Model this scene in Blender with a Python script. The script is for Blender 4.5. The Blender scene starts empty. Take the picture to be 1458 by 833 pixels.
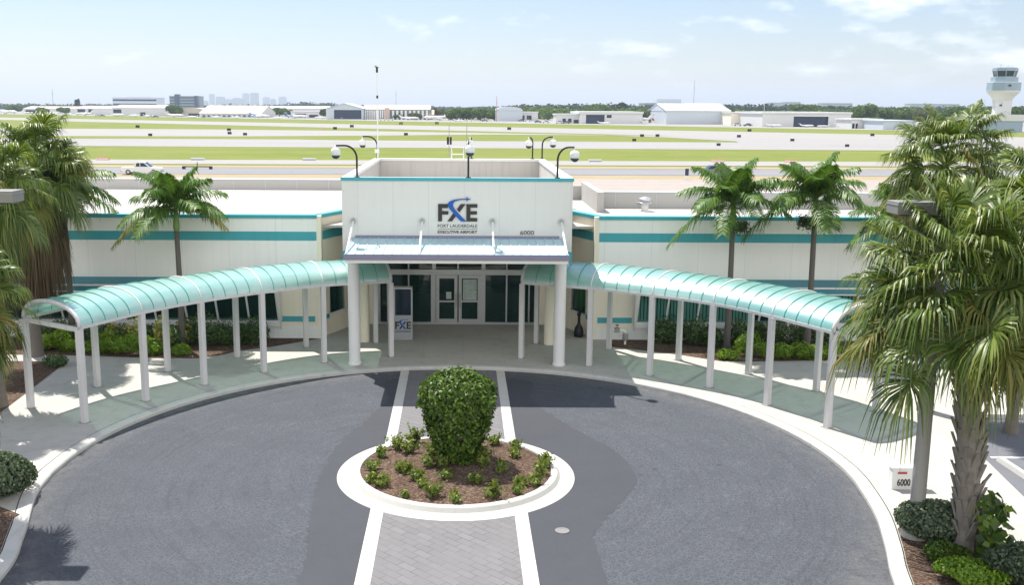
import bpy, bmesh, math, random
import numpy as np
from mathutils import Vector, Matrix
from mathutils.geometry import tessellate_polygon
sc = bpy.context.scene
COL = sc.collection
rnd = random.Random(7)
R = math.radians

# ------------------------------------------------------------------ camera model (metres; camera 9.2 m up, building straight ahead in +Y)
FPX, PITCH, YAW, ROLL, CX, CY, HC = 1435.4756, R(10.3636), R(.0704), R(.2852), -67.4823, -2.6133, 9.2
FW = Vector((math.sin(YAW)*math.cos(PITCH), math.cos(YAW)*math.cos(PITCH), -math.sin(PITCH)))
RT = Vector((math.cos(YAW), -math.sin(YAW), 0)); UP = RT.cross(FW)
RR = RT*math.cos(ROLL) + UP*math.sin(ROLL); UU = UP*math.cos(ROLL) - RT*math.sin(ROLL)
def ray(u, v): return FW + RR*((u-729-CX)/FPX) - UU*((v-416.5-CY)/FPX)
def at(u, v, z=0.0):
    d = ray(u, v); t = (z-HC)/d.z
    return Vector((d.x*t, d.y*t, z))
def on_y(u, v, Y):
    d = ray(u, v); t = Y/d.y
    return Vector((d.x*t, Y, d.z*t+HC))
def height(v, u, Y): return on_y(u, v, Y).z

cd = bpy.data.cameras.new('camera'); cam = bpy.data.objects.new('camera', cd); COL.objects.link(cam)
cam.matrix_world = Matrix(((RR.x, UU.x, -FW.x, 0), (RR.y, UU.y, -FW.y, 0), (RR.z, UU.z, -FW.z, HC), (0, 0, 0, 1)))
cd.sensor_width = 36; cd.lens = FPX/1458*36; cd.shift_x = -CX/1458; cd.shift_y = CY/1458
cd.clip_start = .5; cd.clip_end = 60000
sc.camera = cam

# ------------------------------------------------------------------ materials
def new_mat(name):
    m = bpy.data.materials.new(name); m.use_nodes = True
    nt = m.node_tree; b = nt.nodes['Principled BSDF']
    return m, nt, b
def nd(nt, typ, **kw):
    n = nt.nodes.new(typ)
    for k, v in kw.items():
        if k in n.inputs: n.inputs[k].default_value = v
        else: setattr(n, k, v)
    return n
def mathn(nt, op, a, b=None, c=None):
    n = nt.nodes.new('ShaderNodeMath'); n.operation = op
    for i, x in enumerate((a, b, c)):
        if x is None: continue
        if isinstance(x, (int, float)): n.inputs[i].default_value = x
        else: nt.links.new(x, n.inputs[i])
    return n.outputs[0]
def mixc(nt, fac, a, b, mode='MIX'):
    n = nt.nodes.new('ShaderNodeMix'); n.data_type = 'RGBA'; n.blend_type = mode
    for sock, x in ((n.inputs['Factor'], fac), (n.inputs[6], a), (n.inputs[7], b)):
        if isinstance(x, (int, float)): sock.default_value = x
        elif isinstance(x, (tuple, list)): sock.default_value = (*x[:3], 1)
        else: nt.links.new(x, sock)
    return n.outputs[2]
def ramp(nt, fac, stops):
    n = nt.nodes.new('ShaderNodeValToRGB'); e = n.color_ramp.elements
    while len(e) < len(stops): e.new(.5)
    for el, (p, c) in zip(e, stops):
        el.position = p; el.color = (*c, 1) if isinstance(c, (tuple, list)) else (c, c, c, 1)
    nt.links.new(fac, n.inputs['Fac']); return n.outputs['Color']
def noise(nt, vec, scale, detail=5, rough=.55):
    n = nd(nt, 'ShaderNodeTexNoise'); n.inputs['Scale'].default_value = scale; n.inputs['Detail'].default_value = detail
    n.inputs['Roughness'].default_value = rough
    if vec is not None: nt.links.new(vec, n.inputs['Vector'])
    return n.outputs['Fac']
def objco(nt, scale=None, rot=None):
    t = nt.nodes.new('ShaderNodeTexCoord').outputs['Object']
    if scale or rot:
        m = nt.nodes.new('ShaderNodeMapping')
        if scale: m.inputs['Scale'].default_value = scale
        if rot: m.inputs['Rotation'].default_value = rot
        nt.links.new(t, m.inputs['Vector']); t = m.outputs['Vector']
    return t
def bump(nt, b, h, strength=.3, dist=.02):
    n = nt.nodes.new('ShaderNodeBump'); n.inputs['Strength'].default_value = strength; n.inputs['Distance'].default_value = dist
    nt.links.new(h, n.inputs['Height']); nt.links.new(n.outputs['Normal'], b.inputs['Normal'])
def sc3(c, k): return tuple(min(1, x*k) for x in c)
def surf(name, c, rough=.7, var=.12, scale=2.0, bmp=.15, bscale=40, metal=0, spec=.4, streak=0, seam=0):
    """painted / plain surface with uneven tone, fine grain, and optional vertical weather streaks"""
    m, nt, b = new_mat(name); co = objco(nt)
    col = mixc(nt, noise(nt, co, scale), sc3(c, 1-var), sc3(c, 1+var))
    col = mixc(nt, mathn(nt, 'MULTIPLY', noise(nt, co, scale*9, 3), .5), col, sc3(c, 1-var*.8))
    if streak:
        s = noise(nt, objco(nt, (7, 7, .35)), 1.0, 4)
        col = mixc(nt, mathn(nt, 'MULTIPLY', ramp(nt, s, [(.48, 0), (.72, 1)]), streak), col, sc3(c, .55))
    if seam:
        sx_ = nt.nodes.new('ShaderNodeSeparateXYZ'); nt.links.new(co, sx_.inputs[0])
        fr_ = mathn(nt, 'FRACT', mathn(nt, 'DIVIDE', sx_.outputs[0], seam))
        col = mixc(nt, mathn(nt, 'MULTIPLY', mathn(nt, 'LESS_THAN', fr_, .016/seam), .45), col, sc3(c, .6))
        cell = mathn(nt, 'SINE', mathn(nt, 'MULTIPLY', mathn(nt, 'FLOOR', mathn(nt, 'DIVIDE', sx_.outputs[0], seam)), 12.9))
        col = mixc(nt, mathn(nt, 'MULTIPLY', mathn(nt, 'ADD', cell, 1), .07), col, sc3(c, .75))
    nt.links.new(col, b.inputs['Base Color'])
    b.inputs['Roughness'].default_value = rough; b.inputs['Metallic'].default_value = metal
    b.inputs['Specular IOR Level'].default_value = spec
    if bmp: bump(nt, b, noise(nt, co, bscale, 3), bmp, .006)
    return m
def leafmat(name, cols, trans=.35, rough=.5, spec=.35):
    m, nt, b = new_mat(name)
    g = nt.nodes.new('ShaderNodeNewGeometry')
    k = len(cols)
    col = ramp(nt, g.outputs['Random Per Island'], [(i/max(1, k-1), c) for i, c in enumerate(cols)])
    nt.links.new(col, b.inputs['Base Color']); b.inputs['Roughness'].default_value = rough
    b.inputs['Specular IOR Level'].default_value = spec
    t = nt.nodes.new('ShaderNodeBsdfTranslucent'); nt.links.new(mixc(nt, 1.0, col, (1.25, 1.3, .55), 'MULTIPLY'), t.inputs['Color'])
    mx = nt.nodes.new('ShaderNodeMixShader'); mx.inputs[0].default_value = trans
    nt.links.new(b.outputs[0], mx.inputs[1]); nt.links.new(t.outputs[0], mx.inputs[2])
    nt.links.new(mx.outputs[0], nt.nodes['Material Output'].inputs['Surface'])
    return m
def glassmat(name, tint, through=.5, rough=.02):
    m, nt, b = new_mat(name)
    b.inputs['Base Color'].default_value = (.018, .075, .064, 1); b.inputs['Roughness'].default_value = rough
    b.inputs['Specular IOR Level'].default_value = 1.0
    t = nt.nodes.new('ShaderNodeBsdfTransparent'); t.inputs['Color'].default_value = (*tint, 1)
    mx = nt.nodes.new('ShaderNodeMixShader'); mx.inputs[0].default_value = through
    nt.links.new(b.outputs[0], mx.inputs[1]); nt.links.new(t.outputs[0], mx.inputs[2])
    nt.links.new(mx.outputs[0], nt.nodes['Material Output'].inputs['Surface'])
    return m

M = {}
M['wall'] = surf('stucco_wall', (.88, .872, .84), .85, .05, .7, .3, 60, streak=.09, seam=1.83)
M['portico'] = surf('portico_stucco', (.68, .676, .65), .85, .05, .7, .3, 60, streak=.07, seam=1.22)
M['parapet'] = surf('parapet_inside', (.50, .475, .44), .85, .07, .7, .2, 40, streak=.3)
M['cream'] = surf('cream_stucco', (.86, .79, .65), .85, .06, .8, .3, 60, streak=.10)
M['roof'] = surf('white_roof', (.45, .435, .41), .8, .07, .5, .1, 20)
M['teal'] = surf('teal_paint', (.06, .36, .42), .5, .14, 1.1, .05, streak=.2)
M['dteal'] = surf('teal_metal', (.05, .22, .28), .35, .1, 1.5, .03)
M['awning'] = surf('aqua_metal', (.44, .60, .63), .4, .06, 3, .03)
M['fascia'] = surf('grey_violet_fascia', (.22, .22, .31), .5, .08, 3, .03)
M['white'] = surf('white_paint', (.72, .72, .71), .45, .05, 2, .05)
M['postw'] = surf('post_paint', (.60, .585, .59), .45, .10, 2, .05, streak=.25)
M['panelgrey'] = surf('pale_grey_panel', (.36, .375, .41), .45, .05, 3, 0)
M['alu'] = surf('aluminium', (.5, .51, .52), .35, .05, 3, .02, metal=.6)
M['black'] = surf('black_metal', (.015, .015, .017), .4, .2, 5, .03)
M['dark'] = surf('dark_interior', (.035, .04, .04), .8, .3, 1, 0)
M['floorin'] = surf('interior_floor', (.12, .11, .10), .5, .2, 1, 0)
M['ink'] = surf('sign_ink', (.03, .028, .028), .5, .05, 3, 0)
M['blue'] = surf('sign_blue', (.008, .09, .38), .45, .05, 3, 0)
M['red'] = surf('red_paint', (.45, .04, .03), .5, .1, 3, 0)
M['orange'] = surf('orange_barrier', (.70, .22, .12), .5, .1, 3, 0)
M['paper'] = surf('paper', (.52, .62, .58), .7, .08, 8, 0)
M['glass'] = glassmat('tinted_glass', (.52, .82, .76), .58)
M['gdark'] = surf('dark_glass', (.012, .03, .05), .08, .3, 1, 0, spec=.6)
M['blind'] = surf('pale_blind', (.78, .82, .80), .7, .1, 4, 0)
M['grey'] = surf('grey_metal', (.30, .30, .30), .5, .12, 3, .05)
M['lampbox'] = surf('lamp_housing', (.21, .205, .195), .5, .08, 3, .05)
M['concpole'] = surf('concrete_pole', (.33, .32, .30), .85, .12, 4, .3)
M['tyre'] = surf('tyre_rubber', (.02, .02, .02), .9, .2, 5, .05)
M['carwhite'] = surf('car_white', (.72, .73, .74), .2, .03, 3, 0, spec=.6)
M['carblue'] = surf('car_grey_blue', (.16, .19, .24), .25, .05, 3, 0, spec=.6)
M['jet'] = surf('aircraft_white', (.80, .80, .80), .3, .03, 2, 0)
M['jetblue'] = surf('aircraft_blue', (.10, .26, .55), .3, .05, 2, 0)
M['trunk'] = surf('palm_bark', (.17, .15, .13), .95, .25, 6, .6, 30)
M['boottrunk'] = surf('booted_palm_bark', (.25, .225, .20), .95, .3, 8, .5, 30)
M['ringtrunk'] = surf('ringed_palm_bark', (.12, .108, .095), .9, .2, 6, .5, 30)
M['bark'] = surf('tree_bark', (.12, .10, .08), .95, .25, 3, .4)
M['shaft'] = surf('palm_crownshaft', (.16, .24, .07), .5, .15, 4, .1)
M['fruit'] = leafmat('palm_fruit', [(.02, .04, .012), (.05, .08, .02), (.03, .03, .012)], .05)
M['sabal'] = leafmat('fan_palm_leaf', [(.044, .081, .013), (.081, .138, .020), (.125, .188, .031), (.200, .244, .056), (.069, .119, .020), (.263, .275, .094)], .30, .42, .45)
M['sabaltip'] = leafmat('yellow_fan_leaf', [(.103, .138, .023), (.172, .172, .034), (.241, .196, .057), (.081, .127, .023)], .3, .5)
M['deadfrond'] = leafmat('dry_frond', [(.120, .090, .054), (.192, .144, .090), (.084, .060, .036), (.156, .132, .072)], .15, .8, .1)
M['feather'] = leafmat('feather_palm_leaf', [(.046, .108, .017), (.086, .173, .029), (.122, .230, .036), (.065, .137, .029), (.202, .274, .058)], .3, .45, .4)
M['topiary'] = leafmat('topiary_leaf', [(.028, .062, .009), (.050, .106, .011), (.095, .168, .017), (.179, .258, .034)], .3, .45)
M['shrub'] = leafmat('dark_shrub_leaf', [(.032, .072, .022), (.054, .118, .032), (.090, .162, .046), (.180, .252, .072)], .25, .45)
M['grayshrub'] = leafmat('grey_green_shrub_leaf', [(.05, .08, .045), (.08, .12, .065), (.12, .16, .10), (.20, .24, .15)], .25, .5)
M['lime'] = leafmat('lime_leaf', [(.118, .225, .020), (.198, .330, .026), (.265, .397, .039), (.093, .185, .020)], .35, .45)
M['croton'] = leafmat('yellow_leaf', [(.10, .16, .02), (.45, .42, .08), (.55, .52, .16), (.06, .10, .02)], .3, .5)
M['islandplant'] = leafmat('small_plant_leaf', [(.07, .13, .02), (.12, .19, .03), (.18, .23, .045), (.30, .29, .05)], .3, .5)
M['treeleaf'] = leafmat('tree_leaf', [(.04, .085, .018), (.07, .125, .025), (.10, .165, .035), (.14, .20, .045)], .3, .6, .2)
M['treedark'] = leafmat('dark_tree_leaf', [(.018, .04, .014), (.03, .06, .018), (.045, .075, .025)], .2, .6, .2)
M['treebrown'] = leafmat('olive_tree_leaf', [(.07, .085, .03), (.10, .115, .04), (.14, .14, .06)], .2, .6, .2)
M['hangar'] = surf('hangar_panel', (.62, .62, .61), .6, .05, .1, 0)
M['hangarblue'] = surf('blue_white_panel', (.52, .57, .62), .6, .05, .1, 0)
M['tan'] = surf('tan_roof', (.50, .45, .37), .8, .08, .1, 0)
M['pinkroof'] = surf('pale_terracotta_roof', (.55, .40, .33), .8, .08, .3, 0)
M['navy'] = surf('navy_door', (.02, .035, .08), .3, .2, .2, 0)
M['skyb'] = surf('far_tower_wall', (.38, .40, .44), .7, .06, .02, 0)
M['office'] = surf('office_green_grey', (.20, .26, .25), .5, .08, .05, 0)
M['towerconc'] = surf('tower_concrete', (.60, .60, .59), .8, .06, .4, 0, streak=.15)
M['towerblue'] = surf('tower_blue_grey', (.28, .36, .44), .6, .05, .4, 0)

# asphalt of the drive: worn, tyre streaks round the island, pale fine cracks, more of them to the right
def asphalt(name, base, cracks=True):
    m, nt, b = new_mat(name); co = objco(nt)
    col = mixc(nt, noise(nt, co, .45, 6), sc3(base, .86), sc3(base, 1.18))
    col = mixc(nt, ramp(nt, noise(nt, co, 1.9, 4), [(.40, 0), (.75, .30)]), col, sc3(base, 1.22))
    if cracks:
        sx = nt.nodes.new('ShaderNodeSeparateXYZ'); nt.links.new(co, sx.inputs[0])
        dx = mathn(nt, 'ADD', sx.outputs[0], .25); dy = mathn(nt, 'ADD', sx.outputs[1], -24.4)
        r = mathn(nt, 'SQRT', mathn(nt, 'ADD', mathn(nt, 'MULTIPLY', dx, dx), mathn(nt, 'MULTIPLY', dy, dy)))
        an = mathn(nt, 'ARCTAN2', dx, dy)
        cb = nt.nodes.new('ShaderNodeCombineXYZ'); nt.links.new(mathn(nt, 'MULTIPLY', r, 3.4), cb.inputs[0]); nt.links.new(mathn(nt, 'MULTIPLY', an, 1.3), cb.inputs[1])
        col = mixc(nt, ramp(nt, noise(nt, cb.outputs[0], 1.0, 5, .65), [(.42, 0), (.70, .40)]), col, sc3(base, .62))
        wv = nt.nodes.new('ShaderNodeVectorMath'); wv.operation = 'ADD'; nt.links.new(co, wv.inputs[0])
        wn = nd(nt, 'ShaderNodeTexNoise', Scale=3.0); nt.links.new(co, wn.inputs['Vector'])
        ws = nt.nodes.new('ShaderNodeVectorMath'); ws.operation = 'SCALE'; nt.links.new(wn.outputs['Color'], ws.inputs[0]); ws.inputs['Scale'].default_value = .22
        nt.links.new(ws.outputs[0], wv.inputs[1])
        crk = 0
        for scl, wid, lo in ((8.0, .075, .50), (15.0, .12, .46)):
            v = nt.nodes.new('ShaderNodeTexVoronoi'); v.feature = 'DISTANCE_TO_EDGE'; v.inputs['Scale'].default_value = scl
            nt.links.new(wv.outputs[0], v.inputs['Vector'])
            line = ramp(nt, v.outputs['Distance'], [(0, 1), (wid, 0)])
            pn = mathn(nt, 'ADD', noise(nt, co, .8, 6, .7), mathn(nt, 'MULTIPLY', sx.outputs[0], .010))
            patch = ramp(nt, pn, [(lo-.20, 0.25), (lo+.35, .8)])
            k = mathn(nt, 'MULTIPLY', line, patch)
            crk = k if crk == 0 else mathn(nt, 'MAXIMUM', crk, mathn(nt, 'MULTIPLY', k, .8))
        col = mixc(nt, mathn(nt, 'MULTIPLY', crk, .52), col, (.25, .265, .29))
        dust = mathn(nt, 'MULTIPLY', ramp(nt, mathn(nt, 'MULTIPLY', r, .1), [(.925, 0), (1.0, .55)]), ramp(nt, noise(nt, co, 3.0, 5, .7), [(.35, 0), (.65, 1)]))
        col = mixc(nt, dust, col, (.16, .155, .145))
        sp = nt.nodes.new('ShaderNodeTexVoronoi'); sp.inputs['Scale'].default_value = 1.1; nt.links.new(co, sp.inputs['Vector'])
        spot = mathn(nt, 'MULTIPLY', ramp(nt, sp.outputs['Distance'], [(.04, 1), (.13, 0)]), ramp(nt, noise(nt, co, .5, 3), [(.45, 0), (.6, .7)]))
        col = mixc(nt, spot, col, sc3(base, .45))
        an2 = nt.nodes.new('ShaderNodeCombineXYZ'); nt.links.new(mathn(nt, 'MULTIPLY', r, 9.0), an2.inputs[0]); nt.links.new(mathn(nt, 'MULTIPLY', an, 2.0), an2.inputs[1])
        col = mixc(nt, ramp(nt, noise(nt, an2.outputs[0], 1.0, 3, .6), [(.56, 0), (.72, .35)]), col, sc3(base, .55))
    g = noise(nt, co, 60, 2)
    col = mixc(nt, ramp(nt, g, [(.45, 0), (.75, .55)]), col, sc3(base, 1.75))
    nt.links.new(col, b.inputs['Base Color']); b.inputs['Roughness'].default_value = .85; b.inputs['Specular IOR Level'].default_value = .25
    bump(nt, b, g, .5, .01); return m
M['asphalt'] = asphalt('worn_asphalt', (.050, .055, .066))
M['patch'] = asphalt('smooth_dark_asphalt', (.052, .055, .064), False)
M['lot'] = asphalt('parking_asphalt', (.13, .135, .15), False)
def concrete(name, base, joint=True, stain_light_tint=.35, drag=0):
    m, nt, b = new_mat(name); co = objco(nt)
    col = mixc(nt, noise(nt, co, .6, 6), sc3(base, .86), sc3(base, 1.08))
    col = mixc(nt, ramp(nt, noise(nt, co, 2.3, 6, .7), [(.50, 0), (.78, stain_light_tint)]), col, sc3((base[0]*.88, base[1], base[2]*.90), .62))  # stain mottling, its colour greened to paint in light coming through the canopies
    if drag:
        col = mixc(nt, mathn(nt, 'MULTIPLY', ramp(nt, noise(nt, objco(nt, (.012, .35, 1)), 1.0, 6, .7), [(.42, 0), (.70, 1)]), drag), col, sc3(base, .55))
    if joint:
        br = nt.nodes.new('ShaderNodeTexBrick'); br.offset = 0; br.inputs['Scale'].default_value = 1; br.inputs['Mortar Size'].default_value = .008
        br.inputs['Brick Width'].default_value = 1.5*joint; br.inputs['Row Height'].default_value = 1.5*joint
        nt.links.new(co, br.inputs['Vector'])
        col = mixc(nt, mathn(nt, 'MULTIPLY', br.outputs['Fac'], .35), col, sc3(base, .5))
    nt.links.new(col, b.inputs['Base Color']); b.inputs['Roughness'].default_value = .9; b.inputs['Specular IOR Level'].default_value = .2
    bump(nt, b, noise(nt, co, 45, 3), .25, .006); return m
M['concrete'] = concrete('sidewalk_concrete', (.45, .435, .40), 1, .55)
M['kerb'] = concrete('kerb_concrete', (.50, .49, .46), 1.6, .5)
M['whitekerb'] = concrete('white_concrete', (.51, .50, .46), 2.0, .4)
M['apron'] = concrete('airfield_concrete', (.325, .312, .295), False, .30, .35)
M['runway'] = concrete('runway_concrete', (.32, .31, .305), False, .35, .5)
M['road'] = concrete('service_road_asphalt', (.235, .237, .25), False, .3, .3)
M['backlot'] = concrete('pinkish_concrete', (.35, .31, .28), False, .2, .2)
def pavers():
    m, nt, b = new_mat('diamond_pavers'); co = objco(nt, rot=(0, 0, R(45)))
    br = nt.nodes.new('ShaderNodeTexBrick'); br.offset = .5; br.inputs['Scale'].default_value = 1
    br.inputs['Brick Width'].default_value = .42; br.inputs['Row Height'].default_value = .21; br.inputs['Mortar Size'].default_value = .009; br.inputs['Bias'].default_value = 0
    br.inputs['Color1'].default_value = (.150, .145, .150, 1); br.inputs['Color2'].default_value = (.19, .183, .188, 1); br.inputs['Mortar'].default_value = (.07, .066, .07, 1)
    nt.links.new(co, br.inputs['Vector'])
    col = mixc(nt, ramp(nt, noise(nt, co, 1.2, 5), [(.38, .0), (.62, .75)]), br.outputs['Color'], (.172, .166, .171))
    col = mixc(nt, mathn(nt, 'MULTIPLY', noise(nt, co, 9, 4), .45), col, (.11, .106, .11))
    nt.links.new(col, b.inputs['Base Color']); b.inputs['Roughness'].default_value = .85
    bump(nt, b, br.outputs['Fac'], -.2, .006); return m
M['pavers'] = pavers()
def mulch():
    m, nt, b = new_mat('bark_mulch'); co = objco(nt)
    v = nt.nodes.new('ShaderNodeTexVoronoi'); v.inputs['Scale'].default_value = 22; v.inputs['Randomness'].default_value = 1
    nt.links.new(objco(nt, (1, 1.7, 1), (0, 0, .6)), v.inputs['Vector'])
    s = nt.nodes.new('ShaderNodeSeparateColor'); nt.links.new(v.outputs['Color'], s.inputs[0])
    col = ramp(nt, s.outputs[0], [(0, (.055, .035, .026)), (.45, (.13, .085, .062)), (.8, (.20, .14, .10)), (1, (.32, .25, .19))])
    col = mixc(nt, ramp(nt, noise(nt, co, 1.4, 5), [(.35, .55), (.65, 0)]), col, (.085, .052, .038))
    nt.links.new(col, b.inputs['Base Color']); b.inputs['Roughness'].default_value = .95; b.inputs['Specular IOR Level'].default_value = .1
    bump(nt, b, mathn(nt, 'ADD', v.outputs['Distance'], noise(nt, co, 12, 4)), .9, .04); return m
M['mulch'] = mulch()
def grass():
    m, nt, b = new_mat('airfield_grass'); co = objco(nt)
    col = mixc(nt, ramp(nt, noise(nt, objco(nt, (.25, 1, 1)), .09, 6, .65), [(.3, 0), (.7, 1)]), (.12, .165, .018), (.18, .20, .045))
    col = mixc(nt, ramp(nt, noise(nt, objco(nt, (.3, 1, 1)), .5, 5, .7), [(.45, 0), (.8, .6)]), col, (.27, .25, .12))
    nt.links.new(col, b.inputs['Base Color']); b.inputs['Roughness'].default_value = .9; b.inputs['Specular IOR Level'].default_value = .1
    return m
M['grass'] = grass()
M['verge'] = surf('dry_verge', (.33, .27, .17), .9, .2, .15, 0, spec=.1)
def canopymat():
    m, nt, b = new_mat('green_translucent_panel'); co = objco(nt)
    col = mixc(nt, noise(nt, co, 1.2, 5), (.22, .58, .50), (.32, .68, .61))
    vp = nt.nodes.new('ShaderNodeTexVoronoi'); vp.inputs['Scale'].default_value = .9; nt.links.new(objco(nt, (1, 1, .3)), vp.inputs['Vector'])
    sc_ = nt.nodes.new('ShaderNodeSeparateColor'); nt.links.new(vp.outputs['Color'], sc_.inputs[0])
    col = mixc(nt, mathn(nt, 'MULTIPLY', sc_.outputs[0], .35), col, (.34, .62, .55))
    col = mixc(nt, ramp(nt, noise(nt, objco(nt, (3, 3, .8)), 1.6, 6, .7), [(.5, 0), (.75, .45)]), col, (.14, .36, .30))
    nt.links.new(col, b.inputs['Base Color']); b.inputs['Roughness'].default_value = .34; b.inputs['Specular IOR Level'].default_value = 1.0
    b.inputs['Coat Weight'].default_value = 1.0; b.inputs['Coat Roughness'].default_value = .26; b.inputs['Coat IOR'].default_value = 1.9
    t = nt.nodes.new('ShaderNodeBsdfTransparent'); t.inputs['Color'].default_value = (.45, .78, .64, 1)
    tl = nt.nodes.new('ShaderNodeBsdfTranslucent'); tl.inputs['Color'].default_value = (.30, .66, .54, 1)
    m1 = nt.nodes.new('ShaderNodeMixShader'); m1.inputs[0].default_value = .55
    nt.links.new(tl.outputs[0], m1.inputs[1]); nt.links.new(t.outputs[0], m1.inputs[2])
    m2 = nt.nodes.new('ShaderNodeMixShader'); m2.inputs[0].default_value = .32
    nt.links.new(b.outputs[0], m2.inputs[1]); nt.links.new(m1.outputs[0], m2.inputs[2])
    gl = nt.nodes.new('ShaderNodeBsdfGlossy'); gl.inputs['Roughness'].default_value = .36
    m3 = nt.nodes.new('ShaderNodeMixShader'); m3.inputs[0].default_value = .22
    nt.links.new(m2.outputs[0], m3.inputs[1]); nt.links.new(gl.outputs[0], m3.inputs[2])
    nt.links.new(m3.outputs[0], nt.nodes['Material Output'].inputs['Surface']); return m
M['canopy'] = canopymat()
M['rib'] = surf('dark_green_rib', (.05, .34, .30), .4, .1, 3, 0)

# ------------------------------------------------------------------ mesh building
class MB:
    def __init__(s): s.v = []; s.f = []
    def add(s, vs, fs):
        o = len(s.v); s.v += [tuple(p) for p in vs]; s.f += [tuple(i+o for i in f) for f in fs]; return s
    def box(s, x0, x1, y0, y1, z0, z1):
        return s.add([(x, y, z) for z in (z0, z1) for y in (y0, y1) for x in (x0, x1)],
                     [(0, 2, 3, 1), (4, 5, 7, 6), (0, 1, 5, 4), (2, 6, 7, 3), (0, 4, 6, 2), (1, 3, 7, 5)])
    def prism(s, poly, axis, a, b):
        """poly of 2D points, extruded along axis ('x','y','z') from a to b"""
        n = len(poly)
        def P(p, t): return {'x': (t, p[0], p[1]), 'y': (p[0], t, p[1]), 'z': (p[0], p[1], t)}[axis]
        vs = [P(p, a) for p in poly] + [P(p, b) for p in poly]
        fs = [(i, (i+1) % n, (i+1) % n+n, i+n) for i in range(n)]
        tri = tessellate_polygon([[Vector((p[0], p[1], 0)) for p in poly]])
        fs += [tuple(t) for t in tri] + [tuple(i+n for i in reversed(t)) for t in tri]
        return s.add(vs, fs)
    def sheet(s, poly, z):
        tri = tessellate_polygon([[Vector((p[0], p[1], 0)) for p in poly]])
        vs = [(p[0], p[1], z) for p in poly]; out = []
        for t in tri:
            a, b, c = (Vector(vs[i]) for i in t)
            out.append(tuple(t) if (b-a).cross(c-a).z > 0 else tuple(reversed(t)))
        return s.add(vs, out)
    def tube(s, pts, r, n=8, cap=True):
        pts = [Vector(p) for p in pts]; m = len(pts); rs = r if isinstance(r, (list, tuple)) else [r]*m
        vs = []; fs = []; side = None
        for i, p in enumerate(pts):
            d = (pts[min(i+1, m-1)]-pts[max(i-1, 0)]).normalized()
            if side is None:
                side = d.cross(Vector((0, 0, 1)) if abs(d.z) < .9 else Vector((1, 0, 0))).normalized()
            side = (side-d*side.dot(d)).normalized(); w = d.cross(side)
            for k in range(n):
                a = 2*math.pi*k/n; vs.append(p+(side*math.cos(a)+w*math.sin(a))*rs[i])
        for i in range(m-1):
            for k in range(n):
                fs.append((i*n+k, i*n+(k+1) % n, (i+1)*n+(k+1) % n, (i+1)*n+k))
        if cap: fs += [tuple(reversed(range(n))), tuple(range((m-1)*n, m*n))]
        return s.add(vs, fs)
    def lathe(s, prof, c=(0, 0, 0), n=24):
        vs = []; fs = []; m = len(prof)
        for r, z in prof:
            for k in range(n):
                a = 2*math.pi*k/n; vs.append((c[0]+r*math.cos(a), c[1]+r*math.sin(a), c[2]+z))
        for i in range(m-1):
            for k in range(n): fs.append((i*n+k, i*n+(k+1) % n, (i+1)*n+(k+1) % n, (i+1)*n+k))
        fs += [tuple(reversed(range(n))), tuple(range((m-1)*n, m*n))]
        return s.add(vs, fs)
    def quad(s, a, b, c, d): return s.add([a, b, c, d], [(0, 1, 2, 3)])
    def slab(s, a, b, c, d, t):
        """solid plate on quad a,b,c,d, thickness t along its back normal"""
        a, b, c, d = map(Vector, (a, b, c, d)); n = (b-a).cross(d-a).normalized()*-t
        return s.add([a, b, c, d, a+n, b+n, c+n, d+n], [(0, 1, 2, 3), (7, 6, 5, 4), (0, 4, 5, 1), (1, 5, 6, 2), (2, 6, 7, 3), (3, 7, 4, 0)])
    def build(s, name, m, parent=None, smooth=False, bevel=0):
        me = bpy.data.meshes.new(name); o = bpy.data.objects.new(name, me)
        g = org(parent)
        me.from_pydata([(x-g[0], y-g[1], z-g[2]) for x, y, z in s.v], [], s.f); me.update()
        for mm in (m if isinstance(m, (list, tuple)) else [m]): me.materials.append(mm)
        if smooth: me.polygons.foreach_set('use_smooth', [True]*len(me.polygons))
        COL.objects.link(o)
        if parent is not None: o.parent = parent
        if bevel:
            bv = o.modifiers.new('bevel', 'BEVEL'); bv.width = bevel; bv.segments = 2; bv.limit_method = 'ANGLE'
        return o
ORG = {}
def org(p):
    while p is not None:
        if p.name in ORG: return ORG[p.name]
        p = p.parent
    return (0, 0, 0)
def tag(o, label=None, cat=None, group=None, kind=None):
    for k, v in (('label', label), ('category', cat), ('group', group), ('kind', kind)):
        if v: o[k] = v
    return o
def thing(name, label, cat, loc=(0, 0, 0), rz=0, group=None, local=False):
    """an Empty at the thing's base; unless local, its parts are given in world coordinates"""
    o = bpy.data.objects.new(name, None); COL.objects.link(o); o.empty_display_size = .3
    o.location = loc; o.rotation_euler.z = rz
    ORG[o.name] = (0, 0, 0) if local else tuple(loc)
    return tag(o, label, cat, group)
def copy_tree(o, parent=None):
    c = o.copy(); COL.objects.link(c)
    if parent is not None: c.parent = parent
    else: ORG[c.name] = (0, 0, 0)
    for ch in list(o.children): copy_tree(ch, c)
    return c
def place(proto, used, loc, rz=0, scale=1, label=None):
    """first use takes the prototype itself, later ones a copy of it with its parts"""
    o = proto if not used else copy_tree(proto)
    o.location = loc; o.rotation_euler.z = rz; o.scale = (scale,)*3 if isinstance(scale, (int, float)) else scale
    if label: o['label'] = label
    return o
def structure(name, mb, m, **kw): return tag(mb.build(name, m, **kw), kind='structure')

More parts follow.
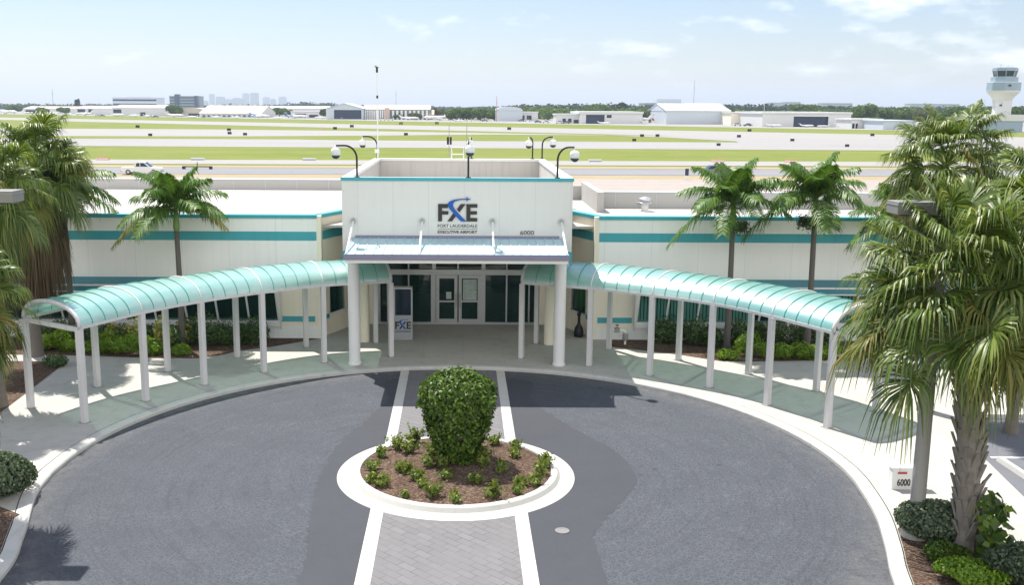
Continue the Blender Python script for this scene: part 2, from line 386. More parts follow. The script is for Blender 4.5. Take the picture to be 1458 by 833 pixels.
def np_mesh(name, V, F, m, parent=None, extra=None):
    """quads from arrays"""
    V = np.asarray(V, dtype=np.float32).reshape(-1, 3); F = np.asarray(F, dtype=np.int32).reshape(-1, 4)
    me = bpy.data.meshes.new(name)
    me.vertices.add(len(V)); me.vertices.foreach_set('co', V.ravel())
    me.loops.add(F.size); me.loops.foreach_set('vertex_index', F.ravel())
    me.polygons.add(len(F)); me.polygons.foreach_set('loop_start', np.arange(0, F.size, 4, dtype=np.int32))
    me.update(calc_edges=True)
    me.materials.append(m); o = bpy.data.objects.new(name, me); COL.objects.link(o)
    if parent is not None: o.parent = parent
    return o
def leaves(name, P, N, L, W, m, parent=None, rs=None):
    """diamond leaves at points P lying roughly square to N"""
    rs = rs or np.random.RandomState(1); P = np.asarray(P); N = np.asarray(N); n = len(P)
    N = N+rs.normal(0, .55, (n, 3)); N /= np.linalg.norm(N, axis=1)[:, None]+1e-9
    T = rs.normal(0, 1, (n, 3)); T -= N*(T*N).sum(1)[:, None]; T /= np.linalg.norm(T, axis=1)[:, None]+1e-9
    B = np.cross(N, T); l = (L*rs.uniform(.65, 1.3, n))[:, None]; w = (W*rs.uniform(.7, 1.25, n))[:, None]
    V = np.stack([P-T*l*.5, P+B*w*.5+N*l*.06, P+T*l*.5-N*l*.08, P-B*w*.5+N*l*.06], 1)
    return np_mesh(name, V, np.arange(4*n).reshape(n, 4), m, parent)
def lumpy(rs, n, rad, k=9, amp=.22, shell=.45, prof=None):
    """points in a lumpy ellipsoid's outer shell and their outward directions"""
    D = rs.normal(0, 1, (n, 3)); D /= np.linalg.norm(D, axis=1)[:, None]
    C = rs.normal(0, 1, (k, 3)); C /= np.linalg.norm(C, axis=1)[:, None]; A = rs.uniform(-1, 1, k)
    f = 1+amp*(A[None, :]*np.exp(6*((D @ C.T)-1))).sum(1)*1.6
    r = f*(1-shell*rs.uniform(0, 1, n)**1.7)
    return D*np.array(rad)*r[:, None], D

# ------------------------------------------------------------------ world, sun, air
SUN = Vector((-.30, .45, 1)).normalized()
EL = math.asin(SUN.z); AZ = math.atan2(SUN.x, SUN.y)
w = bpy.data.worlds.new('World'); sc.world = w; w.use_nodes = True
nt = w.node_tree; bg = nt.nodes['Background']
sky = nt.nodes.new('ShaderNodeTexSky'); sky.sky_type = 'NISHITA'; sky.sun_disc = False
sky.sun_elevation = EL; sky.sun_rotation = AZ; sky.air_density = 1.0; sky.dust_density = .45; sky.ozone_density = 3.5
dv = nt.nodes.new('ShaderNodeTexCoord').outputs['Generated']
sp = nt.nodes.new('ShaderNodeSeparateXYZ'); nt.links.new(dv, sp.inputs[0])
zz = mathn(nt, 'MAXIMUM', sp.outputs[2], .004)
az_ = mathn(nt, 'ARCTAN2', sp.outputs[0], sp.outputs[1])
cb = nt.nodes.new('ShaderNodeCombineXYZ')
nt.links.new(mathn(nt, 'MULTIPLY', az_, 17.0), cb.inputs[0])
nt.links.new(mathn(nt, 'MULTIPLY', mathn(nt, 'POWER', zz, .8), 36.0), cb.inputs[1]); cb.inputs[2].default_value = 3.7
n1 = noise(nt, cb.outputs[0], 1.0, 8, .56); n2 = noise(nt, cb.outputs[0], .33, 3, .5)
cov = mathn(nt, 'ADD', mathn(nt, 'ADD', n1, mathn(nt, 'MULTIPLY', n2, .5)), mathn(nt, 'MULTIPLY', mathn(nt, 'SINE', mathn(nt, 'SUBTRACT', az_, .12)), .34))
mask = ramp(nt, cov, [(.80, 0), (.94, .32), (1.08, .6)])
lowf = ramp(nt, zz, [(.012, 0), (.05, 1)])
mask = mathn(nt, 'MULTIPLY', mask, lowf)
ccol = mixc(nt, ramp(nt, n1, [(.4, 0), (.7, 1)]), (9.0, 9.3, 9.8), (9.8, 9.9, 10.1))
base = mixc(nt, 1.0, sky.outputs['Color'], ramp(nt, zz, [(.06, (.89, .825, .835)), (.35, (1, .95, .95))]), 'MULTIPLY')
skyc = mixc(nt, mask, base, ccol)
# bright cloud bank added out of view behind the camera to fill the shaded fronts
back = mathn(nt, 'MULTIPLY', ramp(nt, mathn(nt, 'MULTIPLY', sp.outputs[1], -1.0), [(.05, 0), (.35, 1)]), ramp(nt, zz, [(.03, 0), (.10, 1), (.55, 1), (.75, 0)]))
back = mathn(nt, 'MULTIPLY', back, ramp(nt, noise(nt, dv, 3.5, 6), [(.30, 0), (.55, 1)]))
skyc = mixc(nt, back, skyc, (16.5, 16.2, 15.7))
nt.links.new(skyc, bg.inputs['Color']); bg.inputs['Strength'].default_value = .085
sl = bpy.data.lights.new('sun', 'SUN'); sl.energy = 4.2; sl.angle = R(.53); sl.color = (1, .955, .88)
so = bpy.data.objects.new('sun', sl); COL.objects.link(so); so.rotation_euler = SUN.to_track_quat('Z', 'Y').to_euler(); so.location = (0, 0, 60)
sc.view_settings.view_transform = 'Standard'; sc.view_settings.look = 'None'; sc.view_settings.gamma = 1; sc.view_settings.exposure = .90
sc.view_settings.use_curve_mapping = False
sc.cycles.use_denoising = True; sc.cycles.max_bounces = 8; sc.cycles.transparent_max_bounces = 12; sc.cycles.caustics_reflective = False

m = bpy.data.materials.new('thin_haze'); m.use_nodes = True; nt = m.node_tree; nt.nodes.remove(nt.nodes['Principled BSDF'])
pv = nt.nodes.new('ShaderNodeVolumePrincipled'); pv.inputs['Color'].default_value = (.70, .82, 1.0, 1); pv.inputs['Density'].default_value = 1.25e-4; pv.inputs['Anisotropy'].default_value = .2
nt.links.new(pv.outputs[0], nt.nodes['Material Output'].inputs['Volume'])
tag(MB().box(-9500, 9500, -300, 12500, -1.5, 190).build('haze', m), kind='stuff')

# ------------------------------------------------------------------ ground
structure('ground', MB().sheet([(-9000, -200), (9000, -200), (9000, 12000), (-9000, 12000)], -.06), M['grass'])
def band(name, m, l0, l1, r0, r1, z, xl=300, xr=1200):
    """a paved strip between two far lines, each given by its edge at two bearings; carried on well past the frame"""
    def line(ya, yb):
        a = at(xl, ya, z); b = at(xr, yb, z); d = b-a
        return a-d*2.2, b+d*2.2
    a, b = line(l0, r0); c, d = line(l1, r1)
    return structure(name, MB().sheet([(a.x, a.y), (b.x, b.y), (d.x, d.y), (c.x, c.y)], z), m)
band('far_apron', M['apron'], 167.5, 152.6, 184.0, 160.0, -.020)
band('far_taxiway', M['apron'], 177.4, 172.7, 199.0, 190.2, -.024)
band('runway', M['runway'], 208.6, 198.3, 213.6, 203.5, -.028)
band('taxiway_shoulder', M['apron'], 233.4, 227.2, 236.4, 229.9, -.020)
band('dry_verge', M['verge'], 238.2, 235.2, 241.0, 238.2, -.044)
band('service_road', M['road'], 247.4, 238.6, 250.3, 241.4, -.020)
band('dry_verge', M['verge'], 252.4, 247.0, 256.6, 249.8, -.048)
band('back_lot', M['backlot'], 290, 252.2, 293, 256.4, -.012)
def patch_of(name, m, pts, z): return structure(name, MB().sheet([(p.x, p.y) for p in (at(u, v, z) for u, v in pts)], z), m)
patch_of('angled_taxiway', M['runway'], [(860, 192.0), (950, 195.5), (1048, 201.0), (1060, 207.0), (1800, 213), (1800, 204), (1200, 198.2), (1000, 193.8)], -.016)
patch_of('thin_taxiway', M['apron'], [(-300, 180.5), (-300, 191), (-60, 193), (330, 194.0), (520, 192.8), (700, 191.3), (905, 192.6), (700, 189.3), (500, 186.0), (300, 183.9)], -.032)
patch_of('thin_taxiway', M['apron'], [(-300, 196.5), (-300, 200), (300, 201), (560, 200.6), (420, 198.2), (200, 197.3)], -.036)

X0 = -.223
def arc(cx, cy, r, a0, a1, n): return [(cx+r*math.sin(R(a0+(a1-a0)*i/n)), cy+r*math.cos(R(a0+(a1-a0)*i/n))) for i in range(n+1)]
def catmull(P, k=8):
    P = [Vector(p) for p in P]; Q = [P[0]*2-P[1]]+P+[P[-1]*2-P[-2]]; out = []
    for i in range(1, len(Q)-2):
        for j in range(k):
            t = j/k; a, b, c, d = Q[i-1:i+3]
            out.append(.5*((2*b)+(c-a)*t+(2*a-5*b+4*c-d)*t*t+(3*b-a-3*c+d)*t**3))
    return out+[P[-1]]
left = catmull([(-9.3, 8), (-8.95, 13), (-9.02, 18.34), (-9.45, 20.46), (-10.13, 22.72), (-10.32, 24.2)], 6)
right = catmull([(9.80, 24.6), (9.73, 23.59), (9.43, 21.73), (8.96, 20.02), (8.47, 18.42), (7.9, 15.5), (7.7, 8)], 6)
EDGE = [tuple(p) for p in left]+arc(-.26, 24.62, 10.05, -86, 88, 56)+[tuple(p) for p in right]
def offset(P, d):
    out = []
    for i, p in enumerate(P):
        a = Vector(P[max(i-1, 0)][:2]); b = Vector(P[min(i+1, len(P)-1)][:2]); t = (b-a).normalized()
        out.append((p[0]-t.y*d, p[1]+t.x*d))
    return out
KERB_OUT = offset(EDGE, .30); WALK_IN = offset(EDGE, .325)
structure('drive', MB().sheet(EDGE, 0), M['asphalt'])
k = MB(); prof = [(0, -.03), (.0, .08), (.03, .115), (.07, .13), (.30, .132), (.30, -.03)]
rows = [offset(EDGE, d) for d, z in prof]; n = len(EDGE)
k.add([(p[0], p[1], z) for row, (d, z) in zip(rows, prof) for p in row], [(j*n+i, j*n+i+1, (j+1)*n+i+1, (j+1)*n+i) for j in range(len(prof)-1) for i in range(n-1)])
structure('drive_kerb', k, M['kerb'])
SW = .13
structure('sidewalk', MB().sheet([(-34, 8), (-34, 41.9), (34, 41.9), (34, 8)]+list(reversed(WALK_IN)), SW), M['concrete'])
structure('sidewalk_joint', MB().sheet(KERB_OUT+list(reversed(offset(EDGE, .34))), SW-.02), M['dark'])
# darker, smoother asphalt laid round the island and down both sides of the pavers
patch = [(-3.25, 8), (-3.2, 18.3), (-3.4, 20.9), (-3.55, 22.6), (-3.6, 24.6), (-3.4, 26.8), (-2.9, 28.6), (-2.4, 31), (-2.35, 33.4), (2.0, 33.4), (2.2, 31), (3.1, 28.4), (4.1, 26.2), (4.4, 24.3), (4.05, 23.1), (3.05, 21.1), (2.85, 19.4), (2.9, 8)]
structure('asphalt_repair', MB().sheet([(p.x+rnd.gauss(0, .035), p.y+rnd.gauss(0, .035)) for p in catmull(patch, 22)[:-1]], .004), M['patch'])
structure('paver_walk', MB().sheet([(-1.73, 8), (1.23, 8), (1.19, 34.6), (-1.91, 34.6)], .008), M['pavers'])
structure('concrete_band', MB().sheet([(-2.05, 8), (-1.725, 8), (-1.9, 34.66), (-2.19, 34.64)], .012), M['whitekerb'])
structure('concrete_band', MB().sheet([(1.225, 8), (1.55, 8), (1.46, 34.68), (1.17, 34.66)], .012), M['whitekerb'])
structure('inspection_cover', MB().lathe([(.16, .006), (.16, .02), (.10, .02), (.10, .016), (0.001, .016)], (2.2, 20.88, 0), 24), M['lampbox'])

# beds, the parking lot on the right
IC = Vector((-.17, 24.36, 0))
structure('planting_bed', MB().sheet([(-24, 38.9), (-24, 36.0), (-15.43, 36.05), (-13.51, 35.88), (-11.24, 35.61), (-9.61, 35.64), (-8.98, 36.07), (-8.32, 36.84), (-7.35, 37.42), (-6.21, 38.38), (-5.7, 38.9)], SW+.012), M['mulch'])
structure('planting_bed', MB().sheet([(5.75, 38.9), (5.73, 37.68), (8.07, 36.5), (9.33, 35.58), (10.18, 35.49), (13.54, 35.76), (15.2, 36.2), (24, 36.4), (24, 38.9)], SW+.012), M['mulch'])
structure('planting_bed', MB().sheet([(-14.18, 35.04), (-13.95, 31.5), (-13.8, 28.91), (-14.2, 25.5), (-24, 25.5), (-24, 35.3)], SW+.012), M['mulch'])
wl = offset(EDGE, .335)
lo = [p for p in wl[:60] if p[0] < 0 and p[1] < 21.3]
structure('planting_bed', MB().sheet(lo+[(-9.92, 21.34), (-10.6, 21.8), (-14, 22.3), (-14, 8)], SW+.012), M['mulch'])
lo = [p for p in wl if p[0] > 0 and p[1] < 20.9]
structure('planting_bed', MB().sheet(lo+[(12.4, 8), (12.4, 18.6), (11.4, 19.7), (10.5, 20.9), (9.75, 21.05)], SW+.012), M['mulch'])
structure('parking_lot', MB().sheet([(13.75, 25.3), (13.3, 22.4), (13.1, 8), (33, 8), (33, 28.6), (15.47, 28.9), (14.4, 27.2)], SW+.008), M['lot'])
structure('parking_line', MB().box(13.95, 22, 25.33, 25.45, SW+.006, SW+.013), M['white'])
structure('parking_kerb', MB().box(15.2, 33, 28.75, 28.95, SW-.02, SW+.15), M['kerb'])
bb = MB().prism([(-.09, 0), (.09, 0), (.06, .12), (-.06, .12)], 'y', -.95, .95).build('wheel_stop', M['kerb'])
tag(bb, 'pale concrete wheel stop lying in the parking space right of the palms', 'wheel stop'); bb.location = (14.05, 24.2, SW+.008)

# island in the drive
isl = thing('traffic_island', 'round white concrete island with a mulch bed in the middle of the drive', 'traffic island', tuple(IC))
MB().lathe([(3.0, -.02), (3.0, .018), (2.72, .03), (2.64, .05), (2.57, .15), (2.52, .172), (2.42, .172), (2.40, .12), (2.40, -.02)], IC, 96).build('kerb_ring', M['whitekerb'], isl, smooth=False)
mb = MB(); rings = [0, .5, 1, 1.5, 1.9, 2.2, 2.405]; rs = random.Random(3); vs = []; fs = []
for i, r in enumerate(rings):
    for j in range(48):
        a = 2*math.pi*j/48; vs.append((IC.x+r*math.cos(a), IC.y+r*math.sin(a), .14+.14*(1-(r/2.4)**2)+(rs.uniform(-.015, .015) if i < 6 else 0)))
for i in range(len(rings)-1):
    for j in range(48): fs.append((i*48+j, (i+1)*48+j, (i+1)*48+(j+1) % 48, i*48+(j+1) % 48))
mb.add(vs, fs).build('mulch_bed', M['mulch'], isl, smooth=True)

# ------------------------------------------------------------------ the terminal
T = thing('terminal_building', 'cream and white single storey airport terminal with teal stripes and a tall central portico', 'building')
YW = 38.95
def sx(s, a, b): return (min(X0+s*a, X0+s*b), max(X0+s*a, X0+s*b))
for s, U1 in ((-1, 26), (1, 25)):
    x0, x1 = sx(s, 5.5, U1); a0, a1 = sx(s, 5.5, 7.0); b0, b1 = sx(s, 7.0, U1)
    wl_ = MB().box(x0, x1, YW, YW+.3, 2.45, 4.9).box(x0, x1, YW, YW+.3, 0, .62)
    wl_.box(min(x0, x1) if s < 0 else x1-.3, (x0+.3) if s < 0 else x1, YW+.3, 50, 0, 4.6)
    wl_.build('wall', M['wall'], T)
    MB().box(a0, a1, YW+.003, YW+.297, .62, 2.45).build('wall', M['cream'], T)
    MB().box(x0-.02, x1+.02, YW-.05, YW+.36, 4.9, 5.03).build('roof_edge', M['teal'], T)
    MB().box(x0, x1, YW-.012, YW-.001, 4.03, 4.38).build('stripe', M['teal'], T)
    MB().box(a0+.02, a1-.12, YW-.012, YW-.001, .80, 1.02).build('stripe', M['teal'], T)
    aw = MB().prism([(YW-.002, 2.57), (YW-.60, 2.37), (YW-.60, 2.12), (YW-.54, 2.12), (YW-.54, 2.31), (YW-.002, 2.45)], 'x', b0, b1).build('window_hood', M['dteal'], T)
    MB().box(b0, b1, YW-.632, YW-.602, 2.31, 2.375).build('gleam_edge', M['white'], aw)  # white strip drawn for the gleam along the hood's front edge
    wn = MB().box(b0, b1, YW-.12, YW+.32, .62, .86).box(b0, b1, YW-.6, YW-.5, 2.06, 2.11)
    top, bot = (YW-.55, 2.09), (YW+.02, .86)
    nb = 14; stp = 1.22
    for i in range(nb+1):
        c = X0+s*(7.0+i*stp); hw = .09 if i == 0 else .035
        wn.prism([(top[0]-.05, top[1]), (top[0]+.03, top[1]), (bot[0]+.03, bot[1]), (bot[0]-.05, bot[1])], 'x', c-hw, c+hw)
    c = X0+s*7.0
    wn.prism([(top[0]-.07, top[1]+.02), (YW-.003, top[1]+.02), (YW-.003, .5), (bot[0]-.07, .5)], 'x', c-.06 if s > 0 else c+.0, c+.0 if s > 0 else c+.06)
    win = wn.build('window', M['white'], T)
    for i in range(nb):
        p0, p1 = sx(s, 7.0+i*stp+.035, 7.0+(i+1)*stp-.035)
        MB().quad((p0, bot[0], bot[1]), (p1, bot[0], bot[1]), (p1, top[0], top[1]), (p0, top[0], top[1])).build('pane', M['glass'], win)
    if s > 0:
        bl = MB()
        for i in range(95):
            u = 7.12+i*.13; p0, p1 = sx(s, u, u+.095); yy = YW+.12+.02*math.sin(i*1.7)
            if (i//9) % 5 == 4: continue
            bl.box(p0, p1, yy, yy+.01, .865, 2.44)
        bl.build('window_blind', M['blind'], T)
    it = MB().box(b0, b1, 42.2, 42.3, 0, 4.5).box(b0, b1, YW+.305, 42.2, 2.9, 3.0).box(a0, a0+.05, YW+.3, 42.2, 0, 3)
    for i in range(5):
        p0, p1 = sx(s, 8+i*2.9, 9.3+i*2.9); it.box(p0, p1, 40.6, 41.4, .0, rnd.uniform(.8, 1.5))
    it.build('interior', M['dark'], T)
    # corner pilaster, splayed wall towards the entrance with its own stripes and window
    p0, p1 = sx(s, 5.32, 5.5)
    MB().box(p0, p1, YW+.001, YW+.5, 0, 5.0).build('pilaster', M['cream'], T)
    A = Vector((X0+s*5.36, YW+.30, 0)); B = Vector((X0+s*4.45, 41.30, 0)); d = (B-A).normalized(); nrm = Vector((-d.y, d.x, 0))
    if nrm.y > 0: nrm = -nrm
    def splay(u0, u1, z0, z1, off, th, name, mat, par=T, A=A, d=d, nrm=nrm):
        q = MB()
        c = [A+d*u+nrm*o for u in (u0, u1) for o in (off, off-th)]
        poly = [(c[0].x, c[0].y), (c[2].x, c[2].y), (c[3].x, c[3].y), (c[1].x, c[1].y)]
        return q.prism(poly, 'z', z0, z1).build(name, mat, par)
    L = (B-A).length
    splay(0, L, 0, 1.0, 0, .25, 'wall', M['cream']); splay(0, L, 2.3, 4.9, 0, .25, 'wall', M['cream'])
    splay(0, .55, 1.0, 2.3, 0, .25, 'wall', M['cream']); splay(L-.5, L, 1.0, 2.3, 0, .25, 'wall', M['cream'])
    splay(-.04, L+1.2, 4.9, 5.03, .04, .34, 'roof_edge', M['teal']); splay(0, L, 4.03, 4.38, .012, .010, 'stripe', M['teal'])
    splay(0.02, .5, .80, .99, .012, .010, 'stripe', M['teal'])
    wf = splay(.5, L-.45, .93, 1.0, .05, .2, 'window', M['white']); splay(.55, L-.5, 1.0, 2.3, -.08, .02, 'pane', M['glass'], wf)
    splay(.55, .61, 1.0, 2.3, -.02, .12, 'frame', M['alu'], wf); splay(L-.56, L-.5, 1.0, 2.3, -.02, .12, 'frame', M['alu'], wf)
    splay(.3, L-.3, .0, 4.0, -1.4, .05, 'interior', M['dark'])
    p0, p1 = sx(s, 4.40, 4.62)
    MB().box(p0, p1, 41.25, 41.72, 0, 4.9).build('wall', M['cream'], T)
# entrance wall
YE = 41.7
def PX(u, v=430): return on_y(u, v, YE).x
xs = [PX(540), PX(764)]
MB().box(X0-4.4, xs[0], YE, YE+.25, 0, 3.9).box(xs[1], X0+4.4, YE, YE+.25, 0, 3.9).box(xs[0], xs[1], YE, YE+.25, 2.86, 3.9).build('wall', M['cream'], T)
fr = MB().box(xs[0], xs[1], YE-.04, YE+.1, .13, .22).box(xs[0]+.1, xs[1]-.1, YE-.10, YE+.1, 2.26, 2.48).box(xs[0], xs[1], YE-.04, YE+.1, 2.80, 2.87)
for u, hw in ((540, .05), (552, .03), (582, .03), (617, .10), (687.5, .10), (721, .03), (753, .03), (764, .05)):
    x = PX(u); fr.box(x-hw, x+hw, YE-.05, YE+.1, .2, 2.27)
for u, hw in ((582, .03), (618, .08), (652, .03), (688, .08), (721, .03)):
    x = PX(u); fr.box(x-hw, x+hw, YE-.05, YE+.1, 2.47, 2.82)
front = fr.build('storefront', M['alu'], T)
us = [540, 552, 582, 617]; us2 = [687.5, 721, 753, 764]
for L_ in (us, us2):
    for p, q in zip(L_[:-1], L_[1:]): MB().quad((PX(p), YE+.03, .2), (PX(q), YE+.03, .2), (PX(q), YE+.03, 2.27), (PX(p), YE+.03, 2.27)).build('pane', M['glass'], front)
for p, q in zip((540, 582, 618, 652, 688, 721), (582, 618, 652, 688, 721, 764)): MB().quad((PX(p), YE+.03, 2.47), (PX(q), YE+.03, 2.47), (PX(q), YE+.03, 2.82), (PX(p), YE+.03, 2.82)).build('pane', M['glass'], front)
for p, q in ((621, 651.3), (653, 684.3)):
    a, b = PX(p), PX(q); z0, z1 = .16, 2.24; st = .13
    dr = MB().box(a, a+st, YE-.03, YE+.03, z0, z1).box(b-st, b, YE-.03, YE+.03, z0, z1).box(a+st, b-st, YE-.03, YE+.03, z1-.14, z1).box(a+st, b-st, YE-.03, YE+.03, z0, z0+.2).box(a+st, b-st, YE-.03, YE+.03, 1.08, 1.15).build('door', M['alu'], T)
    MB().quad((a+st, YE+.005, z0+.2), (b-st, YE+.005, z0+.2), (b-st, YE+.005, z1-.14), (a+st, YE+.005, z1-.14)).build('pane', M['glass'], dr)
    hx = b-.06 if p == 621 else a+.06
    MB().tube([(hx, YE-.03, .85), (hx, YE-.09, .88), (hx, YE-.09, 1.42), (hx, YE-.03, 1.45)], .016).build('handle', M['grey'], dr)
    if p == 653:
        pg = MB().box(a+st+.05, b-st-.04, YE-.014, YE-.006, 1.17, 2.06).build('notice', M['paper'], dr)
        ln = MB(); rr = random.Random(5)
        for i in range(9):
            for j in range(3):
                if rr.random() < .75: ln.box(a+st+.09+j*.2, a+st+.09+j*.2+rr.uniform(.08, .17), YE-.018, YE-.015, 1.23+i*.09, 1.25+i*.09)
        ln.build('notice_line', M['grey'], dr)
    else: MB().box(a+.42, a+.64, YE-.014, YE-.006, 1.22, 1.52).build('notice', M['paper'], dr)
MB().box(PX(557), PX(562), YE-.09, YE-.051, 1.15, 1.45).build('wall_box', M['black'], T)
it = MB().box(X0-4.2, X0+4.2, 45.8, 45.9, 0, 3.6).box(X0-4.2, X0-4.1, YE+.3, 45.8, 0, 3.6).box(X0+4.1, X0+4.2, YE+.3, 45.8, 0, 3.6).box(X0-4.1, X0+4.1, YE+.26, 45.8, 3.3, 3.4)
it.box(-2.6, -.9, 44, 44.7, .1, 1.1).box(.9, 3.1, 44.4, 45, .1, 1.2).build('interior', M['dark'], T)
MB().box(X0-4.1, X0+4.1, YE+.12, 45.8, .02, .135).build('interior_floor', M['floorin'], T)
# portico: tall parapet box open to the sky, soffit, roof inside
HW, YF, YB, ZT, ZB = 3.958, 34.567, 47.6, 6.80, 3.944
MB().box(X0-HW, X0+HW, YF, YF+.25, ZB, ZT-.11).build('portico_wall', M['portico'], T)
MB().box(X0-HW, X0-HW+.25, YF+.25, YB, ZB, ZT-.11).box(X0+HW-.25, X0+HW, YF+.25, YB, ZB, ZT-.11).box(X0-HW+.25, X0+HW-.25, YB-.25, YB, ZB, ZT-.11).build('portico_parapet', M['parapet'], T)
MB().box(X0-HW-.03, X0+HW+.03, YF-.03, YF+.12, ZT-.11, ZT).build('roof_edge', M['teal'], T)
MB().box(X0-HW-.02, X0+HW+.02, YF+.12, YF+.30, ZT-.11, ZT-.004).box(X0-HW-.02, X0-HW+.29, YF+.30, YB+.02, ZT-.11, ZT).box(X0+HW-.29, X0+HW+.02, YF+.30, YB+.02, ZT-.11, ZT).box(X0-HW+.29, X0+HW-.29, YB-.29, YB+.02, ZT-.11, ZT).build('coping', M['white'], T)
MB().box(X0-HW+.25, X0+HW-.25, YF+.25, YB-.25, 5.55, 5.65).build('roof', M['roof'], T)
MB().box(X0-HW+.25, X0+HW-.25, YF+.25, YE+.3, ZB+.01, ZB+.11).build('soffit', M['wall'], T)
MB().box(X0-HW-.015, X0+HW+.015, YF-.016, YF-.001, ZB-.005, 4.26).build('stripe', M['teal'], T)
for s in (-1, 1):
    c = X0+s*3.6375
    MB().lathe([(.23, .13), (.23, .20), (.205, .22), (.205, ZB+.0)], (c, 34.92, 0), 32).build('column', M['white'], T, smooth=False)
for x, y in ((-3.86, 38.47), (3.34, 38.14)): MB().lathe([(.21, .13), (.205, .2), (.205, ZB+.0)], (x, y, 0), 28).build('column', M['cream'], T)
# awning over the entrance, hung from four rods
YA, WA = 32.24, 3.617
ZW, ZE0, ZE1 = 4.72, 4.33, 4.47
aw = MB().prism([(YF-.003, ZW), (YA, ZE1), (YA, ZE1-.03), (YF-.003, ZW-.08)], 'x', X0-WA, X0+WA).build('awning', M['awning'], T)
sm = MB()
for i in range(25):
    x = X0-WA+.02+i*(2*WA-.04)/24; sm.prism([(YF-.01, ZW), (YA+.01, ZE1), (YA+.01, ZE1+.035), (YF-.01, ZW+.035)], 'x', x-.012, x+.012)
sm.build('seam', M['awning'], aw)
MB().box(X0-WA-.03, X0+WA+.03, YA-.06, YA-.002, ZE0-.01, ZE1+.02).build('awning_fascia', M['fascia'], aw)
MB().box(X0-WA-.03, X0-WA-.002, YA, YF-.02, ZE0, ZE1).box(X0+WA+.002, X0+WA+.03, YA, YF-.02, ZE0, ZE1).box(X0-WA, X0+WA, YA+.02, YF-.02, ZE0-.14, ZE0-.03).build('awning_frame', M['white'], aw)
MB().box(X0-WA+.1, X0+WA-.1, YF-.05, YF-.017, ZW, ZW+.09).build('flashing', M['fascia'], aw)
for s in (-WA+.04, -1.2088, 1.2088, WA-.04):
    x = X0+s
    rd = MB().tube([(x, YF-.06, 5.30), (x, YA+.12, ZE1+.03)], .035, 10).build('rod', M['white'], aw)
    MB().lathe([(.001, -.02), (.10, -.02), (.10, .02), (.001, .02)], (0, 0, 0), 20).build('rod_plate', M['alu'], rd)
    pl = rd.children[0]; pl.rotation_euler.x = R(90); pl.location = (x, YF-.025, 5.32)
    MB().box(x-.03, x+.03, YF-.12, YF-.02, 5.25, 5.37).build('rod_lug', M['grey'], rd)
# roofs and rear parapets
MB().box(X0-26, X0-HW-.02, YW+.36, 56, 4.5, 4.6).box(X0+HW+.02, 6.0, YW+.36, 50.8, 4.5, 4.6).box(6.0, X0+25, YW+.36, 46.6, 4.5, 4.6).box(X0-HW-.02, X0+HW+.02, YB+.02, 50.8, 4.5, 4.6).build('roof', M['roof'], T)
MB().box(X0-26, -4.5, 56, 56.3, 0, 5.14).box(-4.5, 6.2, 50.8, 51.1, 0, 5.3).box(5.9, 6.2, 44.6, 50.8, 4.6, 5.5).box(6.2, X0+25, 46.6, 46.9, 0, 5.32).box(-4.8, -4.5, 51, 56, 0, 5.1).build('parapet', M['roof'], T)
pc = MB()
for i in range(12): pc.box(-25+i*1.75-.012, -25+i*1.75+.012, 55.985, 55.999, 4.61, 5.1)
for i in range(10): pc.box(7+i*1.9-.012, 7+i*1.9+.012, 46.585, 46.599, 4.61, 5.3)
pc.box(X0-26, -4.5, 55.97, 56.33, 5.14, 5.18).box(6.2, X0+25, 46.57, 46.93, 5.32, 5.36)
pc.build('parapet_trim', M['hangarblue'], T)

# lettering
def glyph_plane(o, ex, ez, ny):
    """maps logo units (x right, y down) to a vertical plane facing the drive, raised by ny"""
    return lambda x, y, t=0: (o[0]+(x)*ex, o[1]-ny-t, o[2]-(y)*ez)
def flat(mb, pts, f, t):
    n = len(pts); tri = tessellate_polygon([[Vector((p[0], p[1], 0)) for p in pts]])
    vs = [f(x, y, t) for x, y in pts]+[f(x, y, 0) for x, y in pts]
    mb.add(vs, [tuple(q) for q in tri]+[tuple(i+n for i in q) for q in tri]+[(i, (i+1) % n, (i+1) % n+n, i+n) for i in range(n)])
LF_F = [(235, 210), (341, 210), (332, 225), (331, 250), (273, 250), (273, 280), (336, 280), (336, 313), (273, 313), (273, 381), (235, 381)]
LF_E = [(514, 210), (622, 210), (622, 244), (553, 244), (553, 280), (618, 280), (618, 312), (553, 312), (553, 347), (622, 347), (622, 381), (514, 381)]
LF_X1 = [(328, 381), (390, 293), (410, 330), (372, 381)]; LF_X2 = [(458, 210), (505, 210), (446, 291), (420, 262)]
def bez(a, b, c, n=8): return [tuple((1-t)**2*Vector(a)+2*t*(1-t)*Vector(b)+t*t*Vector(c)) for t in [i/n for i in range(n+1)]]
SW_OUT = bez((515, 157), (345, 158), (331, 207))+bez((331, 207), (330, 245), (372, 285))[1:]+[(410, 330), (459, 381)]
SW_IN = [(513, 381), (446, 312)]+bez((446, 312), (365, 235), (387, 200))[1:]+bez((387, 200), (405, 166), (515, 165))[1:]
PLANE = [(514, 139), (519, 139), (530, 157), (545, 158), (558, 162), (545, 166), (530, 167), (519, 185), (514, 185), (518, 166), (508, 164), (508, 160), (518, 158)]
def logo(parent, f, t):
    b_ = MB()
    for g in (LF_F, LF_E, LF_X1, LF_X2): flat(b_, g, f, t)
    b_.build('logo_letters', M['ink'], parent)
    s_ = MB(); flat(s_, SW_OUT+SW_IN[0:1]+SW_IN[1:], lambda x, y, q=0: f(x, y, q+t*.3), t); flat(s_, PLANE, lambda x, y, q=0: f(x, y, q+t*.3), t); s_.build('logo_swoosh', M['blue'], parent)
